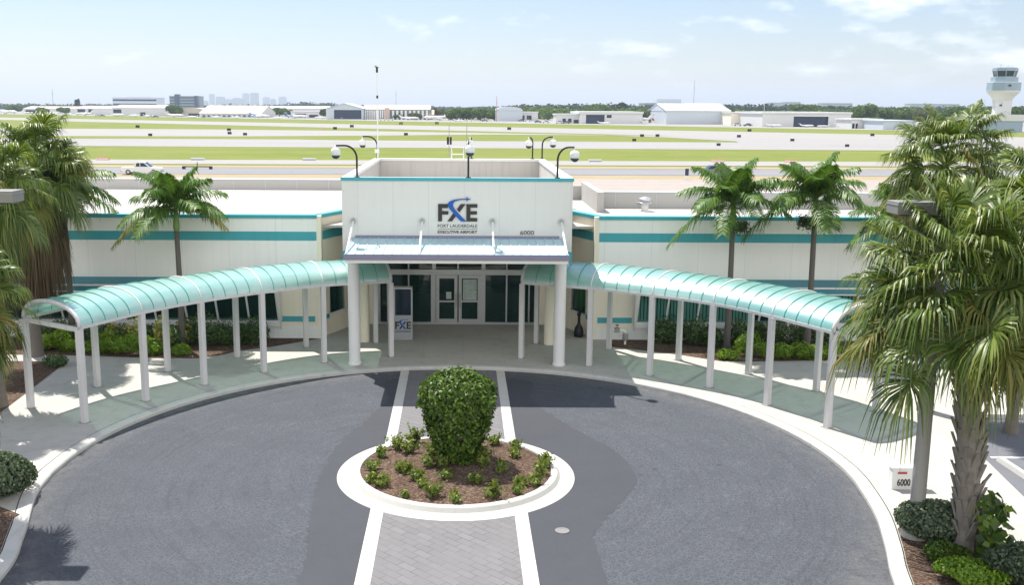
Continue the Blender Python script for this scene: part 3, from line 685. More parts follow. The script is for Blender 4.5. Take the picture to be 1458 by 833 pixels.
def text(name, s, parent, x0, x1, y, zb, zt, mat, bold=0):
    """letters between x0 and x1, baseline zb, cap height to zt, facing -Y"""
    c = bpy.data.curves.new(name, 'FONT'); c.body = s; c.extrude = .004; c.offset = bold; c.resolution_u = 3
    o = bpy.data.objects.new(name, c); COL.objects.link(o); bpy.context.view_layer.update()
    bx = [Vector(q) for q in o.bound_box]; mnx, mxx = min(q.x for q in bx), max(q.x for q in bx); mny, mxy = min(q.y for q in bx), max(q.y for q in bx)
    kx = (x1-x0)/(mxx-mnx); ky = (zt-zb)/(mxy-mny)
    me = bpy.data.meshes.new_from_object(o); bpy.data.objects.remove(o)
    v = np.empty(len(me.vertices)*3, dtype=np.float32); me.vertices.foreach_get('co', v); v = v.reshape(-1, 3); g = org(parent)
    nv = np.stack([x0+(v[:, 0]-mnx)*kx-g[0], y-(v[:, 2]+.004)-g[1], zb+(v[:, 1]-mny)*ky-g[2]], 1)
    me.vertices.foreach_set('co', nv.astype(np.float32).ravel()); me.materials.clear(); me.materials.append(mat); me.update()
    o = bpy.data.objects.new(name, me); COL.objects.link(o); o.parent = parent; return o
k5 = .14405
def wp(zx, zy): return on_y(590+zx*k5, 260+zy*k5, YF)
O = wp(430, 300); ex = (wp(530, 300).x-O.x)/100; ez = (O.z-wp(430, 400).z)/100
lg = thing('wall_sign', 'dark and blue airport logo lettering on the white portico wall', 'sign', (O.x, YF, O.z))
f = glyph_plane((O.x-430*ex, YF, O.z+300*ez), ex, ez, .012)
logo(lg, f, .03)
text('lettering', 'FORT LAUDERDALE', lg, f(232, 0)[0], f(622, 0)[0], YF-.003, f(0, 443)[2], f(0, 411)[2], M['ink'])
text('lettering', 'EXECUTIVE AIRPORT', lg, f(230, 0)[0], f(622, 0)[0], YF-.003, f(0, 502)[2], f(0, 474)[2], M['ink'], .022)
a = f(232, 456); b = f(622, 459); MB().box(a[0], b[0], YF-.012, YF-.001, b[2], a[2]).build('rule', M['ink'], lg)
nm = thing('house_number', 'small black building number on the white portico wall right of the logo', 'sign', (f(1117, 0)[0], YF, f(0, 512)[2]))
text('numerals', '6000', nm, f(1048, 0)[0], f(1185, 0)[0], YF-.003, f(0, 514)[2], f(0, 470)[2], M['ink'], .006)
# ------------------------------------------------------------------ things round the entrance
kx0, kx1, ky = -2.74, -1.99, 38.7
kk = thing('information_kiosk', 'free standing grey kiosk with a dark screen and airport logo left of the entrance doors', 'kiosk', (-2.36, ky+.12, SW))
MB().box(kx0, kx1, ky, ky+.28, SW, 2.25).build('cabinet', M['alu'], kk, bevel=.01)
MB().box(kx0+.07, kx1-.06, ky-.012, ky-.001, 1.13, 2.17).build('screen', M['gdark'], kk)
MB().box(kx0+.04, kx1-.03, ky-.016, ky-.002, SW+.06, 1.1).build('front_panel', M['panelgrey'], kk)
e = .0016; f = glyph_plane((-2.36-428*e, ky-.017, .72+300*e*1.08), e, e*1.08, .002); logo(kk, f, .004)
text('lettering', 'FORT LAUDERDALE', kk, -2.66, -2.06, ky-.017, .50, .53, M['ink'])
text('lettering', 'EXECUTIVE AIRPORT', kk, -2.66, -2.06, ky-.017, .45, .48, M['ink'], .02)
ur = MB().lathe([(.17, 0), (.19, .03), (.19, .22), (.165, .36), (.07, .52), (.055, .62), (.055, .84), (.085, .86), (.085, .98), (.07, 1.0)], (0, 0, 0), 24).build('ash_receptacle', M['black'], smooth=True)
ur.location = (4.63, 39.45, SW); tag(ur, 'black bottle shaped cigarette receptacle by the wall right of the porch', 'ash bin')
bf = thing('water_valve', 'bare pipe and valve assembly standing by the wall at the right corner', 'water valve', (5.95, 37.9, SW))
MB().tube([(5.65, 38.1, SW), (5.65, 38.1, .62), (5.72, 38.1, .70), (6.2, 38.1, .70), (6.28, 38.1, .62), (6.28, 38.1, SW)], .045).build('pipe', M['cream'], bf)
MB().lathe([(.09, 0), (.11, .05), (.11, .25), (.07, .3)], (6.28, 38.1, .3), 14).box(5.85, 6.05, 38.02, 38.18, .62, .80).build('valve_body', M['grey'], bf)
MB().tube([(5.95, 38.1, .78), (5.95, 38.1, .9)], .015).lathe([(.07, .9), (.07, .92)], (5.95, 38.1, 0), 14).build('hand_wheel', M['black'], bf)
bx = MB().prism([(YW-.22, 4.40), (YW-.003, 4.40), (YW-.003, 4.52), (YW-.15, 4.52)], 'x', 11.08, 11.62).build('wall_light', M['white']); tag(bx, 'white wall light fixed above the teal stripe between the right palms', 'wall light')
rv = thing('roof_vent', 'white roof ventilator with a cowl standing on the right wing roof', 'roof vent', (8.15, 45.3, 4.6))
MB().lathe([(.20, 4.6), (.16, 4.64), (.16, 4.95)], (8.15, 45.3, 0), 18).build('stack', M['white'], rv)
MB().lathe([(.30, 4.95), (.32, 5.0), (.26, 5.06), (.30, 5.08), (.28, 5.17), (.12, 5.24)], (8.15, 45.3, 0), 18).build('cowl', M['alu'], rv)
MB().box(7.75, 7.95, 45.2, 45.4, 4.9, 5.0).build('side_box', M['grey'], rv)

def cctv(base, top, drop, label):
    """curved black pole on the parapet with a white dome camera hanging from its tip"""
    bx_, by, bz = base; tx, ty, tz = top
    o = thing('security_camera', label, 'security camera', base, group='dome cameras on the portico parapet')
    P = [(bx_, by, bz)]; h = tz-bz; dx, dy = tx-bx_, ty-by; run = math.hypot(dx, dy); r = min(run*.75, .45)
    ux, uy = (dx/run, dy/run) if run > .01 else (0, -1)
    for i in range(9):
        a = math.pi/2*i/8; P.append((bx_+ux*r*(1-math.cos(a)), by+uy*r*(1-math.cos(a)), tz-r+r*math.sin(a)))
    P.append((tx, ty, tz)); MB().tube(P, .034, 8).lathe([(.09, 0), (.09, .02)], base, 12).build('pole', M['black'], o)
    d = MB().tube([(tx, ty, tz+.02), (tx, ty, tz-drop+.22)], .028).lathe([(.06, .26), (.15, .20), (.165, .12), (.16, .02), (.15, .0)], (tx, ty, tz-drop), 18).build('camera_housing', M['white'], o, smooth=True)
    MB().lathe([(.145, 0), (.13, -.07), (.08, -.12), (.02, -.135)], (tx, ty, tz-drop), 18).build('lens_dome', M['gdark'], d, smooth=True)
ZP = ZT
cctv((-3.66, YF+.1, ZP), (-4.33, YF-.25, 7.88), .32, 'dome camera on a curved pole at the front left corner of the portico')
cctv((.15, YF+.1, ZP), (.20, YF-.55, 8.10), .42, 'dome camera on a black pole at the middle of the front portico edge')
cctv((3.2, YF+.1, ZP), (3.74, YF-.25, 7.86), .36, 'dome camera on a curved pole at the front right corner of the portico')
cctv((-4.05, YB-.1, ZP), (-4.75, YB+.05, 7.80), .40, 'dome camera on a curved pole at the rear left corner, beside the tall mast')
cctv((.35, YB-.1, ZP), (.28, YB-.5, 7.80), .38, 'dome camera at the middle of the rear parapet, seen behind the front middle pole')
cctv((3.2, YB-.1, ZP), (3.0, YB-.45, 7.80), .38, 'straight pole dome camera on the rear parapet, left of the rear right corner')
cctv((3.65, YB-.1, ZP), (4.15, YB-.1, 7.82), .36, 'dome camera on a curved pole at the rear right corner of the portico')
ms = thing('weather_mast', 'tall thin white mast with instruments rising from the rear left of the portico', 'mast', (-4.02, YB-.2, ZP))
MB().tube([(-4.02, YB-.2, 5.6), (-4.02, YB-.2, 8.6), (-4.02, YB-.2, 10.9)], [.035, .028, .02]).build('pole', M['white'], ms)
MB().box(-4.15, -3.95, YB-.30, YB-.22, 7.05, 7.22).build('junction_box', M['white'], ms)
MB().tube([(-4.02, YB-.2, 9.55), (-4.02, YB-.2, 9.68)], .045).build('sensor', M['black'], ms)
MB().tube([(-4.02, YB-.2, 10.72), (-4.02, YB-.2, 10.98)], .05).build('sensor', M['black'], ms)
MB().tube([(-4.10, YB-.2, 10.96), (-3.92, YB-.2, 10.96)], .018).lathe([(.05, 0), (.05, .07)], (-4.08, YB-.2, 10.96), 8).build('wind_vane', M['grey'], ms)
an = thing('antenna_rack', 'white pipe rack with two thin whip antennas at the middle of the rear parapet', 'antenna', (-.3, YB-.15, ZP))
MB().tube([(-.58, YB-.1, 6.7), (-.58, YB-.1, 7.32), (-.02, YB-.1, 7.32), (-.02, YB-.1, 6.7)], .03).tube([(-.58, YB-.1, 7.0), (-.02, YB-.1, 7.0)], .025).build('frame', M['white'], an)
MB().tube([(-.70, YB-.1, 6.9), (-.70, YB-.1, 8.35)], .014).tube([(.12, YB-.1, 6.8), (.12, YB-.1, 8.35)], .014).build('whip', M['grey'], an)
MB().tube([(-.76, YB-.1, 7.45), (-.76, YB-.1, 7.8)], .045).tube([(-.62, YB-.1, 7.45), (-.62, YB-.1, 7.8)], .045).build('antenna_element', M['black'], an)

# ------------------------------------------------------------------ curved covered walkways
LFp = [(-2.64, 36.02), (-4.98, 35.15), (-6.87, 33.75), (-8.52, 32.12), (-9.86, 30.25), (-10.94, 28.04)]
LBp = [(-3.40, 38.24), (-5.99, 37.49), (-8.25, 35.81), (-10.2, 33.79), (-11.92, 31.81), (-13.1, 29.45)]
RFp = [(2.13, 35.9), (4.49, 34.82), (6.41, 33.53), (8.11, 32.06), (9.43, 30.1), (10.52, 27.9)]
RBp = [(2.84, 38.24), (5.55, 37.38), (7.85, 35.7), (9.86, 33.77), (11.5, 31.7), (12.54, 29.45)]
def walkway(F, B, label):
    o = thing('covered_walkway', label, 'covered walkway', (F[2][0], F[2][1], SW), group='green vaulted walkways either side of the entrance')
    cf = catmull([(*p, 0) for p in F], 10); cbk = catmull([(*p, 0) for p in B], 10)
    ZS, RISE, NA = 2.95, .62, 16
    def sec(i, lift=0., inset=0.):
        a, b = cf[i], cbk[i]; mid = (a+b)/2; h = (b-a)/2; out = []
        for k in range(NA+1):
            t = math.pi*k/NA; q = mid-h*(math.cos(t)*(1.0+.03-inset)); out.append((q.x, q.y, ZS+(RISE+lift-inset)*math.sin(t)**.9))
        return out
    n = len(cf); mb = MB()
    for i in range(n): mb.add(sec(i), [])
    mb.add([], [])
    fs = [(i*(NA+1)+k, (i+1)*(NA+1)+k, (i+1)*(NA+1)+k+1, i*(NA+1)+k+1) for i in range(n-1) for k in range(NA)]
    mb.f = fs; mb.build('canopy', M['canopy'], o, smooth=True)
    for i in range(0, n, 2):
        wide = i % 10 == 0
        MB().tube([Vector(p)+Vector((0, 0, .012)) for p in sec(i, .006)], .023 if wide else .013, 6).build('rib', M['white'] if wide else M['rib'], o, smooth=True)
    for cvs, nm in ((cf, 0), (cbk, 1)):
        mb = MB()
        for i in range(n-1):
            a, b = cvs[i], cvs[i+1]; d = (b-a).normalized(); s = Vector((-d.y, d.x, 0))*.06
            mb.add([(q.x, q.y, z) for z in (ZS-.06, ZS+.03) for q in (a-s, a+s, b+s, b-s)], [(0, 1, 2, 3), (7, 6, 5, 4), (0, 4, 5, 1), (1, 5, 6, 2), (2, 6, 7, 3), (3, 7, 4, 0)])
        mb.build('edge_beam', M['postw'], o)
    for j in range(6):
        for C, (px, py) in ((cf, F[j]), (cbk, B[j])):
            i = j*10; a, b = C[max(i-1, 0)], C[min(i+1, n-1)]; d = (b-a).normalized(); s = Vector((-d.y, d.x, 0)); c = Vector((px, py, 0)); hw = .078
            q = [c+d*hw+s*hw, c-d*hw+s*hw, c-d*hw-s*hw, c+d*hw-s*hw]
            MB().prism([(v.x, v.y) for v in q], 'z', SW-.01, ZS-.055).build('post', M['postw'], o, bevel=.008)
            MB().prism([(c.x+(v.x-c.x)*1.7, c.y+(v.y-c.y)*1.7) for v in q], 'z', SW-.005, SW+.014).build('base_plate', M['grey'], o)
        a, b = Vector((*F[j], 0)), Vector((*B[j], 0)); d = (b-a).normalized(); s = Vector((-d.y, d.x, 0))*.05
        if j in (0, 5) or True:
            q = [a+s, a-s, b-s, b+s]; MB().prism([(v.x, v.y) for v in q], 'z', ZS-.13, ZS+.0).build('cross_beam', M['postw'], o)
    for i in (0, n-1):
        MB().tube([Vector(p) for p in sec(i, .0)], .06, 8).build('end_hoop', M['postw'], o, smooth=True)
walkway(LFp, LBp, 'green vaulted walkway on white posts curving from the entrance to the left')
walkway(RFp, RBp, 'green vaulted walkway on white posts curving from the entrance to the right')

# ------------------------------------------------------------------ light poles and the low number sign
def light_pole(base, ax, label):
    bx_, by = base; o = thing('light_pole', label, 'light pole', (bx_, by, SW), group='concrete lamp poles at the drive edges')
    MB().lathe([(.30, SW-.1), (.30, .55), (.27, .6)], (bx_, by, 0), 20).build('base', M['concpole'], o)
    MB().lathe([(.155, .6), (.12, 7.15)], (bx_, by, 0), 16).build('pole', M['concpole'], o)
    x0, x1 = sorted((bx_+ax*.0, bx_+ax*1.0)); hx0, hx1 = (bx_+ax*.22, bx_+ax*.98) if ax > 0 else (bx_+ax*.98, bx_+ax*.22)
    MB().tube([(bx_, by, 7.22), (bx_+ax*.3, by, 7.24)], .05).build('arm', M['lampbox'], o)
    h = MB().box(hx0, hx1, by-.28, by+.28, 7.10, 7.36).build('lamp_head', M['lampbox'], o, bevel=.015)
    MB().box(hx0+.06, hx1-.06, by-.23, by+.23, 7.08, 7.099).build('lens', M['gdark'], h)
    MB().box(hx0-.012, hx1+.012, by-.292, by+.292, 7.29, 7.305).build('lid_seam', M['grey'], h)
    MB().box(bx_+ax*.12, bx_+ax*.24, by-.09, by+.09, 7.13, 7.33).build('bracket', M['grey'], o)
light_pole((9.745, 20.41), -1.08, 'concrete lamp pole beside the palm and the number sign at the right kerb')
light_pole((-11.1, 22.0), 1.42, 'lamp pole at the left edge with only its box head showing among the palms')
sg = thing('number_sign', 'low white sign box with black number and red bar by the right lamp pole', 'sign', (10.55, 23.1, SW))
a, b = at(1270.5, 690, .45), at(1300, 690, .45)
a = on_y(1270, 690, 23.1).x; b = a+.78; zt, zb = height(668, 1280, 23.1), height(698, 1280, 23.1)
MB().box(a, b, 23.1, 23.32, zb, zt).build('cabinet', M['white'], sg, bevel=.01)
MB().box(a+.12, a+.17, 23.15, 23.25, SW, zb).box(b-.17, b-.12, 23.15, 23.25, SW, zb).build('leg', M['grey'], sg)
MB().box(a-.03, b+.03, 23.07, 23.35, zt, zt+.03).build('cap', M['white'], sg)
MB().box(a+.12, a+.34, 23.088, 23.099, zt-.13, zt-.08).build('red_bar', M['red'], sg)
text('numerals', '6000', sg, a+.12, a+.44, 23.099, zb+.10, zb+.28, M['ink'], .02)

# ------------------------------------------------------------------ palms
def fan_frond(rs, c, az, el, pet, bl, V, F, stiff=1.0):
    """one fan leaf: arching petiole from c, then a fan whose leaflets arch out and hang, like a mop"""
    up = np.array([0, 0, 1.]); h = np.array([math.cos(az), math.sin(az), 0]); side = np.array([-math.sin(az), math.cos(az), 0])
    P = [c]; e = el
    for k in range(4):
        P.append(P[-1]+(h*math.cos(e)+up*math.sin(e))*pet*.25); e -= .13/stiff
    o = len(V)
    for k, p in enumerate(P): w = .030-.004*k; V += [p-side*w, p+side*w]
    F += [(o+2*k, o+2*k+1, o+2*k+3, o+2*k+2) for k in range(4)]
    hub = P[-1]; e -= .25; f = h*math.cos(e)+up*math.sin(e); f2 = h*math.cos(e-.6)+up*math.sin(e-.6)
    roll = rs.normal(0, .30); nrm = up*math.cos(e)-h*math.sin(e); s2 = side*math.cos(roll)+nrm*math.sin(roll); nrm = np.cross(f, s2); nrm *= 1 if nrm @ (up*math.cos(e)-h*math.sin(e)) > 0 else -1
    k = 50; bent = rs.uniform(.45, .8)
    for i in range(k):
        t = -1+2*i/(k-1)+rs.normal(0, .02); th = t*2.15
        L = bl*(1-.22*t*t)*rs.uniform(.85, 1.12)
        st = hub+f*bl*.22*(1-abs(t))
        dd = f*math.cos(th)+s2*math.sin(th)+nrm*.30; dd /= np.linalg.norm(dd)
        wd = np.cross(dd, nrm); wd /= np.linalg.norm(wd)+1e-9; wd = wd*.86+nrm*rs.uniform(-.5, .5)
        dr = L*bent*rs.uniform(.75, 1.25)/stiff; flat_ = dd*(1-.30*bent)
        q = [st, st+dd*L*.34, st+dd*L*.34+flat_*L*.28-up*dr*.22, st+dd*L*.34+flat_*L*.46-up*dr*.95]
        ww = [.012, .023*bl**.5, .019*bl**.5, .003]; o = len(V)
        for p, x in zip(q, ww): V += [p-wd*x, p+wd*x]
        for j in range(3): F.append((o+2*j, o+2*j+1, o+2*j+3, o+2*j+2))
def sabal(label, base, zc, rad, seed, nf=46, skirt=16, boots=False, lean=(0, 0), droop=138):
    rs = np.random.RandomState(seed); o = thing('cabbage_palm', label, 'palm tree', (base[0], base[1], SW), local=True, group='cabbage palms with fan leaves')
    H = zc-SW; lx, ly = lean
    t = MB(); pts = []; rr_ = []
    for i in range(13):
        u = i/12; pts.append((lx*u*u, ly*u*u, -.05+(H+.05)*u)); rr_.append((.24 if u < .04 else .19)+.03*math.sin(u*9+seed)+(.05*u if boots else 0))
    t.tube(pts, rr_, 14)
    if boots:
        nb_ = 100
        for i in range(nb_):
            z = .15+i*(H-.5)/nb_; a = i*2.399; u = z/H; cx_, cy_ = lx*u*u, ly*u*u; r0 = .20+.04*u; L = rs.uniform(.34, .50); ca, sa = math.cos(a), math.sin(a); w_ = rs.uniform(.07, .10)
            B_ = lambda r, dz, s: (cx_+ca*r-sa*s, cy_+sa*r+ca*s, z+dz)
            out = rs.uniform(.11, .18)*(1.6 if rs.rand() < .10 else 1)
            t.add([B_(r0-.02, 0, -w_), B_(r0-.02, 0, w_), B_(r0+out, L, w_*.40), B_(r0+out, L, -w_*.40), B_(r0+out-.05, L, -w_*.40), B_(r0+out-.05, L, w_*.40), B_(r0-.06, 0, -w_), B_(r0-.06, 0, w_)], [(0, 1, 2, 3), (3, 2, 5, 4), (0, 3, 4, 6), (1, 7, 5, 2), (4, 5, 7, 6)])
    t.build('trunk', M['boottrunk'] if boots else M['trunk'], o)
    c = np.array([lx, ly, H])
    V, F, V2, F2, V3, F3 = [], [], [], [], [], []
    for i in range(nf):
        u = (i+.5)/nf; el = math.radians(82-droop*u**.85)+rs.normal(0, .10); az = i*2.39996+rs.normal(0, .2)
        tgt = (V2, F2) if u > .35 and rs.rand() < .22 else (V, F)
        fan_frond(rs, c+np.array([0, 0, .35*(1-u)]), az, el, rad*rs.uniform(.36, .70), rad*rs.uniform(.36, .46), *tgt, stiff=1.6-.55*u)
    np_mesh('crown', V, F, M['sabal'], o)
    if F2: np_mesh('old_frond', V2, F2, M['sabaltip'], o)
    for i in range(skirt):
        az = rs.uniform(0, 6.28); fan_frond(rs, c-np.array([0, 0, rs.uniform(.1, 1.1)]), az, math.radians(rs.uniform(-75, -45)), rad*.34, rad*rs.uniform(.45, .66), V3, F3, .6)
    if F3: np_mesh('dry_skirt', V3, F3, M['deadfrond'], o)
    return o
sabal('broad fan palm with a boot covered trunk standing next to the right lamp pole', (10.50, 19.8), 5.1, 2.8, 11, 110, 0, True, (-.62, -.30), 100)
sabal('fan palm cut by the right edge of the photo, nearest of the right palms', (12.55, 20.6), 6.5, 2.45, 12, 96, 14, False)
sabal('tall fan palm behind the right lamp head, its round crown against the airfield', (14.1, 29.6), 7.3, 2.15, 13, 96, 10, False)
sabal('fan palm low behind the right lamp pole, under the tall round crown', (15.6, 27.5), 5.6, 2.0, 16, 80, 12, False)
sabal('fan palm with a long brown skirt of dry leaves at the left walkway end', (-15.6, 35.9), 6.55, 2.5, 14, 92, 90, False, (.4, 0), 115)
sabal('fan palm cut by the left edge of the photo, above the left lamp head', (-14.1, 29.6), 6.4, 2.1, 15, 88, 14, False)
sabal('low fan palm at the left edge beside the drive, yellow tipped leaves', (-11.15, 21.7), 4.9, 1.8, 17, 84, 16, False)
sabal('fan palm at the left edge behind the walkway end, lowest crown there', (-15.0, 28.0), 3.9, 1.9, 18, 80, 18, False)

def feather_palm(label, base, zt, rad, seed, fruit=False, nf=18, yellow=False):
    rs = np.random.RandomState(seed); o = thing('feather_palm', label, 'palm tree', (base[0], base[1], SW), local=True, group='slender feather palms along the terminal wall')
    H = zt-SW
    MB().tube([(0, 0, -.05), (0.02, 0, .25), (.03, 0, H*.5), (.0, 0, H)], [.19, .13, .105, .095], 12).build('trunk', M['ringtrunk'], o, smooth=True)
    MB().tube([(0, 0, H-.02), (0, 0, H+.15), (0, 0, H+.95)], [.095, .125, .07], 12).build('crownshaft', M['shaft'], o, smooth=True)
    up = np.array([0, 0, 1.]); V, F, V2, F2 = [], [], [], []
    for i in range(nf):
        u = (i+.5)/nf; el = math.radians(80-62*u)+rs.normal(0, .08); az = i*2.39996+rs.normal(0, .15); L = rad*rs.uniform(.95, 1.12)*(1.0 if u > .2 else .8)
        h = np.array([math.cos(az), math.sin(az), 0]); s = np.array([-math.sin(az), math.cos(az), 0]); d = h*math.cos(el)+up*math.sin(el)
        g = L*(.16+.74*u); base_ = up*(H+.85-.25*u)
        pt = lambda t: base_+d*L*t-up*g*t*t+h*(.22*L*t*t)*(1-u*.6)
        Vt, Ft = (V2, F2) if (yellow and u > .9) else (V, F); tt = np.linspace(0, 1, 9); o_ = len(Vt)
        for t in tt: p = pt(t); w_ = .028*(1-t)+.005; Vt += [p-s*w_, p+s*w_]
        for j in range(8): Ft.append((o_+2*j, o_+2*j+1, o_+2*j+3, o_+2*j+2))
        nl = 56
        for j in range(nl):
            t = .10+.89*j/(nl-1); p = pt(t); tan = pt(min(1, t+.02))-pt(t-.02); tan /= np.linalg.norm(tan)
            nn = np.cross(tan, s); nn *= 1 if nn[2] > 0 else -1
            ll = .33*rad*(math.sin(math.pi*(.12+.80*t))**.7)*rs.uniform(.85, 1.1)
            for sg_ in (-1, 1):
                dd = s*sg_*.86+tan*(.30+.5*t)+nn*rs.uniform(.05, .38); dd /= np.linalg.norm(dd); wd = tan*.027
                m_ = p+dd*ll*.55-up*ll*.06; e_ = p+dd*ll*.95-up*ll*rs.uniform(.35, .8); o_ = len(Vt)
                Vt += [p-wd*.6, p+wd*.6, m_-wd*1.2, m_+wd*1.2, e_-wd*.15, e_+wd*.15]
                Ft += [(o_, o_+1, o_+3, o_+2), (o_+2, o_+3, o_+5, o_+4)]
    np_mesh('crown', V, F, M['feather'], o)
    if F2: np_mesh('yellowing_frond', V2, F2, M['sabaltip'], o)
    if fruit:
        P = []; 
        for k in range(5):
            a = k*1.3; c = np.array([math.cos(a)*.42, math.sin(a)*.42, H-.12]); P.append(c+rs.normal(0, .11, (380, 3)))
        P = np.concatenate(P); leaves('fruit_cluster', P, rs.normal(0, 1, P.shape), .065, .065, M['fruit'], o, rs)
        st = MB()
        for k in range(5): a = k*1.3; st.tube([(0, 0, H+.02), (math.cos(a)*.25, math.sin(a)*.25, H+.06), (math.cos(a)*.42, math.sin(a)*.42, H-.08)], .015, 5)
        st.build('fruit_stalk', M['shaft'], o)
feather_palm('slender feather palm in front of the left wing, standing alone behind the walkway', (-10.65, 37.2), 4.6, 2.15, 21, yellow=True)
feather_palm('slender feather palm partly hidden behind the skirted fan palm at left', (-15.1, 38.0), 5.2, 2.2, 22)
feather_palm('feather palm with dark fruit on the right, nearer the portico', (10.05, 37.5), 4.95, 2.2, 23, True)
feather_palm('feather palm with dark fruit on the right, beside the big fan palms', (13.0, 37.2), 5.15, 2.2, 24, True)
feather_palm('feather palm whose fronds show behind the fan palms at far right', (16.6, 38.0), 4.3, 2.0, 25)

# ------------------------------------------------------------------ shrubs and bed plants
def bush(name, label, cat, loc, rad, n, L, W, mat, seed, group=None, stem=True, prof=None, amp=.25, shell=.5):
    rs = np.random.RandomState(seed); o = thing(name, label, cat, loc, local=True, group=group)
    P, D = lumpy(rs, n, rad, 10, amp, shell)
    P[:, 2] += rad[2]
    if prof is not None:
        u = np.clip(P[:, 2]/(2*rad[2]), 0, 1); kf = prof(u)[:, None]; P[:, :2] *= kf
    P[:, 2] = np.maximum(P[:, 2], .02)
    leaves('foliage', P, D, L, W, mat, o, rs)
    if stem:
        s = MB(); 
        for k in range(5):
            a = k*1.26+seed; s.tube([(0, 0, -.03), (math.cos(a)*rad[0]*.2, math.sin(a)*rad[1]*.2, rad[2]*.7), (math.cos(a)*rad[0]*.45, math.sin(a)*rad[1]*.45, rad[2]*1.35)], [.022, .016, .008], 5)
        s.build('stem', M['bark'], o)
    return o
# clipped topiary on the island: many small leaves filling a drum that narrows to its foot
rs = np.random.RandomState(31); tp = thing('topiary_shrub', 'big clipped dark green shrub with a flat rounded top in the middle of the island', 'shrub', (-.13, 24.75, .27), local=True)
Hh_ = 2.15; n = 15000
zz_ = rs.uniform(0, 1, n)**.85; pr = np.interp(zz_, [0, .12, .3, .5, .68, .82, .92, 1.0], [.50, .54, .68, .82, .92, .94, .84, .56])
th = rs.uniform(0, 6.283, n); lump = 1+.06*np.sin(th*5+zz_*7)+.05*np.sin(th*9-zz_*13)+rs.normal(0, .05, n)
rr_ = pr*lump*(1-.35*rs.uniform(0, 1, n)**2.2)
P = np.stack([rr_*np.cos(th), rr_*np.sin(th), .02+zz_*Hh_], 1); D = np.stack([np.cos(th), np.sin(th), (zz_-.45)*1.4], 1)
nt_ = 4200; tr = np.sqrt(rs.uniform(0, 1, nt_))*.84; ta = rs.uniform(0, 6.283, nt_)
P2 = np.stack([tr*np.cos(ta), tr*np.sin(ta), Hh_*(1.05-.17*(tr/.84)**2.2)+.05*np.sin(ta*4+tr*6)+rs.normal(0, .06, nt_)], 1); D2 = np.stack([tr*np.cos(ta)*.6, tr*np.sin(ta)*.6, np.ones(nt_)], 1)
ns_ = 90; sa_ = rs.uniform(0, 6.283, ns_); sz_ = rs.uniform(.25, 1.0, ns_); sr_ = np.interp(sz_, [0, .3, .68, .92, 1], [.5, .68, .94, .85, .6])
SP = np.concatenate([np.stack([sr_*np.cos(sa_)*(1+.02*q), sr_*np.sin(sa_)*(1+.02*q), .02+sz_*Hh_+.028*q], 1)+rs.normal(0, .02, (ns_, 3)) for q in range(6)])
P = np.concatenate([P, SP]); D = np.concatenate([D, np.tile(np.stack([np.cos(sa_), np.sin(sa_), sz_], 1), (6, 1))])
hole = np.sin(P[:, 0]*6.3+1)*np.sin(P[:, 1]*5.7+2)*np.sin(P[:, 2]*6.1) < .62; P = P[hole]; D = D[hole]
leaves('foliage', np.concatenate([P, P2]), np.concatenate([D, D2]), .105, .066, M['topiary'], tp, rs)
s = MB()
for k in range(9):
    a = k*.7; s.tube([(.05*math.cos(a), .05*math.sin(a), -.05), (.2*math.cos(a), .2*math.sin(a), .6), (.55*math.cos(a), .55*math.sin(a), 1.6)], [.04, .03, .012], 6)
s.build('stem', M['bark'], tp)
def drum(): pass
s = MB().lathe([(.36, .12), (.50, .7), (.66, 1.5), (.55, 1.95)], (0, 0, 0), 20); s.build('inner_growth', M['bark'], tp)

# little plants dotted over the island bed: pixel spots on the bed, with how tall each stands
spots = [(566, 638, .62), (583, 645, .55), (590, 630, .7), (543, 650, .42), (530, 668, .42), (527, 684, .3), (543, 690, .42), (571, 672, .35), (578, 676, .38), (593, 684, .38), (602, 694, .25),
         (617, 706, .52), (650, 712, .36), (634, 684, .3), (677, 690, .34), (703, 706, .48), (737, 700, .3), (713, 675, .42), (733, 652, .35), (742, 690, .3), (763, 688, .42), (770, 672, .55), (776, 662, .5), (745, 632, .36), (704, 632, .4), (612, 668, .42), (632, 668, .38), (688, 668, .45), (576, 706, .22), (615, 650, .5), (690, 655, .5)]
wh = ['near the left rim', 'at the back left', 'behind the big shrub at left', 'by the left edge', 'at the far left rim']
def island_label(u, v, h):
    side = 'left' if u < 650 else 'right'
    return side
pl_lab = ['tallest tuft of the back left of the island', 'tuft just left of the big shrub at the back of the island', 'leggy plant at the rear left of the big shrub', 'plant near the left rim of the island, at the back', 'plant on the left rim of the island', 'small plant at the outermost left of the island', 'front plant of the left rim of the island', 'left one of two plants midway to the left rim', 'right one of two plants midway to the left rim', 'plant in front of the midway pair on the left', 'small plant between the left pair and the front', 'tallest plant at the front left of the island', 'plant at the middle of the front rim', 'plant in front of the big shrub, left of its foot', 'yellow green plant in front of the big shrub', 'tall plant at the front right of the island', 'small plant by the right front rim', 'plant right of the big shrub in its shadow', 'plant at the right of the island, towards the back', 'low plant left of the right rim group', 'near plant of the right rim group', 'tallest plant of the right rim group', 'far plant of the right rim group', 'plant at the back right rim of the island', 'plant behind the right side of the big shrub', 'plant at the left foot of the big shrub', 'plant at the front foot of the big shrub', 'plant at the right foot of the big shrub', 'tiny plant on the bare front left mulch', 'plant against the left side of the big shrub', 'plant against the right side of the big shrub']
